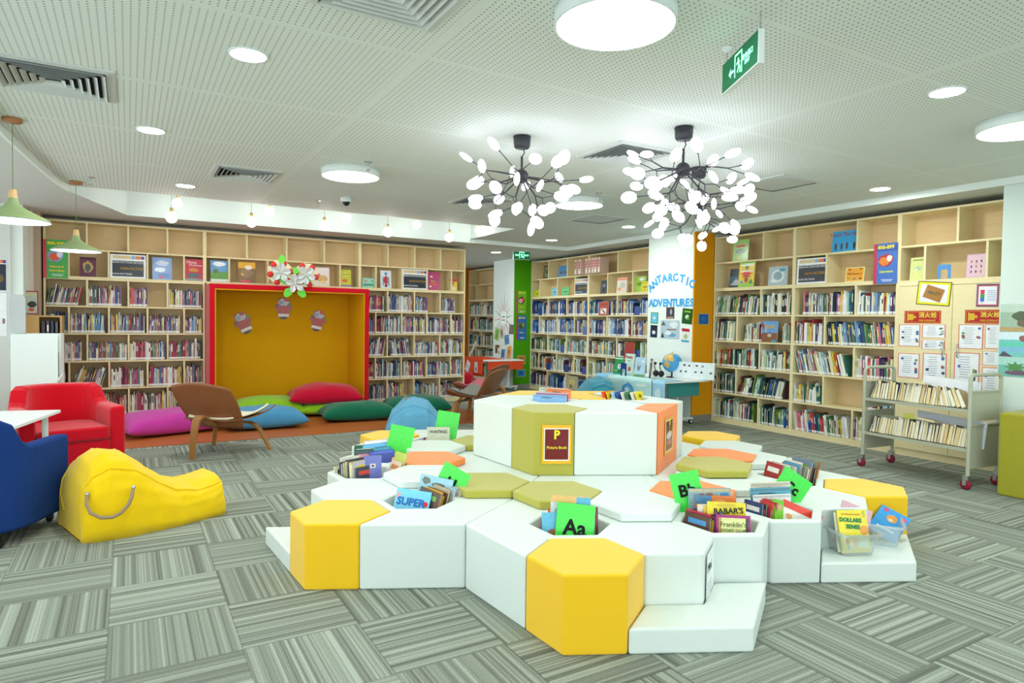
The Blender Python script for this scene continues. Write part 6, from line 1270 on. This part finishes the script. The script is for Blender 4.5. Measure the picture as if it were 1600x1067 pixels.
# --- far table with orange cloth
t = thing('flip_top_table', 'small white castor table with an orange-red cloth beside the green panel', 'table', T(6.5, 12.0, 0)); tz2 = .64
MB().box(-.40, -.66, tz2-.025, .42, .7, tz2).build('table_top', wl_, t, bevel=.004)
for sy in (-.42, .5):
    MB().tube([(.2, sy, tz2-.025), (.2, sy, .09)], .04, 12).build('leg', rimm, t); MB().box(-.2, sy-.03, .065, .42, sy+.03, .095).build('foot_bar', rimm, t)
    for sx in (-.17, .38): MB().lathe([(.0005, -.016), (.03, -.016), (.034, 0), (.03, .016), (.0005, .016)], 14, M=T(sx, sy, .034) @ RX(pi/2)).build('wheel', rimm, t)
orc = mat('orange_red_cloth', 'E4512C', .8, .1, .06, 10)
o = MB().box(6.085, 11.55, .30, 6.095, 12.65, tz2+.004).box(6.085, 11.55, tz2+.001, 6.6, 12.65, tz2+.006).box(6.1, 11.335, .45, 6.9, 11.345, tz2-.03).build('orange_cloth', orc); tag(o, 'orange-red cloth draped over the far castor table', 'cloth')
sheet('leaflet', 'tilted white leaflet hanging on the orange cloth', 'leaflet', T(6.083, 12.25, .36) @ RZ(-pi/2) @ RY(radians(28)), .16, .24, 'E4E8EA', [('r', .5, .5, .5, .06, '606870')], (), .003)
sheet('leaflet', 'upright pale leaflet with a purple figure on the orange cloth', 'leaflet', T(6.083, 11.82, .36) @ RZ(-pi/2), .14, .22, 'C4C8D0', [('b', .5, .35, .4, .4, '5A3A60')], (), .003)
for k, (y_, c_, hh, l) in enumerate(((12.2, 'D88A28', .26, 'orange book'), (12.45, '3C70B0', .18, 'blue and white book'), (12.62, 'E8E8E0', .2, 'pale book'))):
    sheet('picture_book', f'{l} standing on the far castor table by the column', 'book', T(6.75, y_-.55, tz2+.007) @ RZ(-pi/2) @ RX(radians(-6)), .14, hh, c_, [('b', .5, .5, .6, .5, tint(c_, .7))], (), .012, 'books on the far castor table', book=True)
sheet('display_board', 'long pale tilted board leaning on the far castor table', 'board', T(6.3, 12.55, tz2+.01) @ RZ(-pi/2-.1) @ RY(radians(50)), .07, .5, 'D8D8C4', (), (), .012)
# --- grey counter and red seat far back
t = thing('service_counter', 'light grey service counter seen past the bookcase end', 'counter', T(6.1, 13.4, 0))
MB().box(-.9, 0, 0, .45, .5, 1.05).build('body', mat('counter_grey', 'B9BEB6', .6, .2, .02), t); MB().box(-.9, -.02, 1.05, .47, .5, 1.08).build('top', greyw, t)
rr = random.Random(8)
for k in range(6):
    o = MB().box(0, 0, 0, .18, .12, rr.uniform(.03, .07), rr.choice(['4A4C50', '6A6458', '3A3C40', '8A8478'])).build('book_pile', PRINT); o.matrix_world = T(5.3+.2*k, 13.5, 1.081) @ RZ(rr.uniform(-.1, .1)); tag(o, f'{ORD[k]} low dark stack from the left on the grey counter', 'book stack', 'dark stacks on the grey counter')
t = thing('red_stool', 'crimson round stool far back beside the bookcase end', 'stool', T(5.70, 11.9, 0)); MB().lathe([(.0005, .05), (.3, .05), (.33, .1), (.33, .32), (.3, .37), (.0005, .38)], 32).build('seat', crim, t); MB().lathe([(.0005, 0), (.22, 0), (.22, .05), (.0005, .05)], 24).build('base', rimm, t)
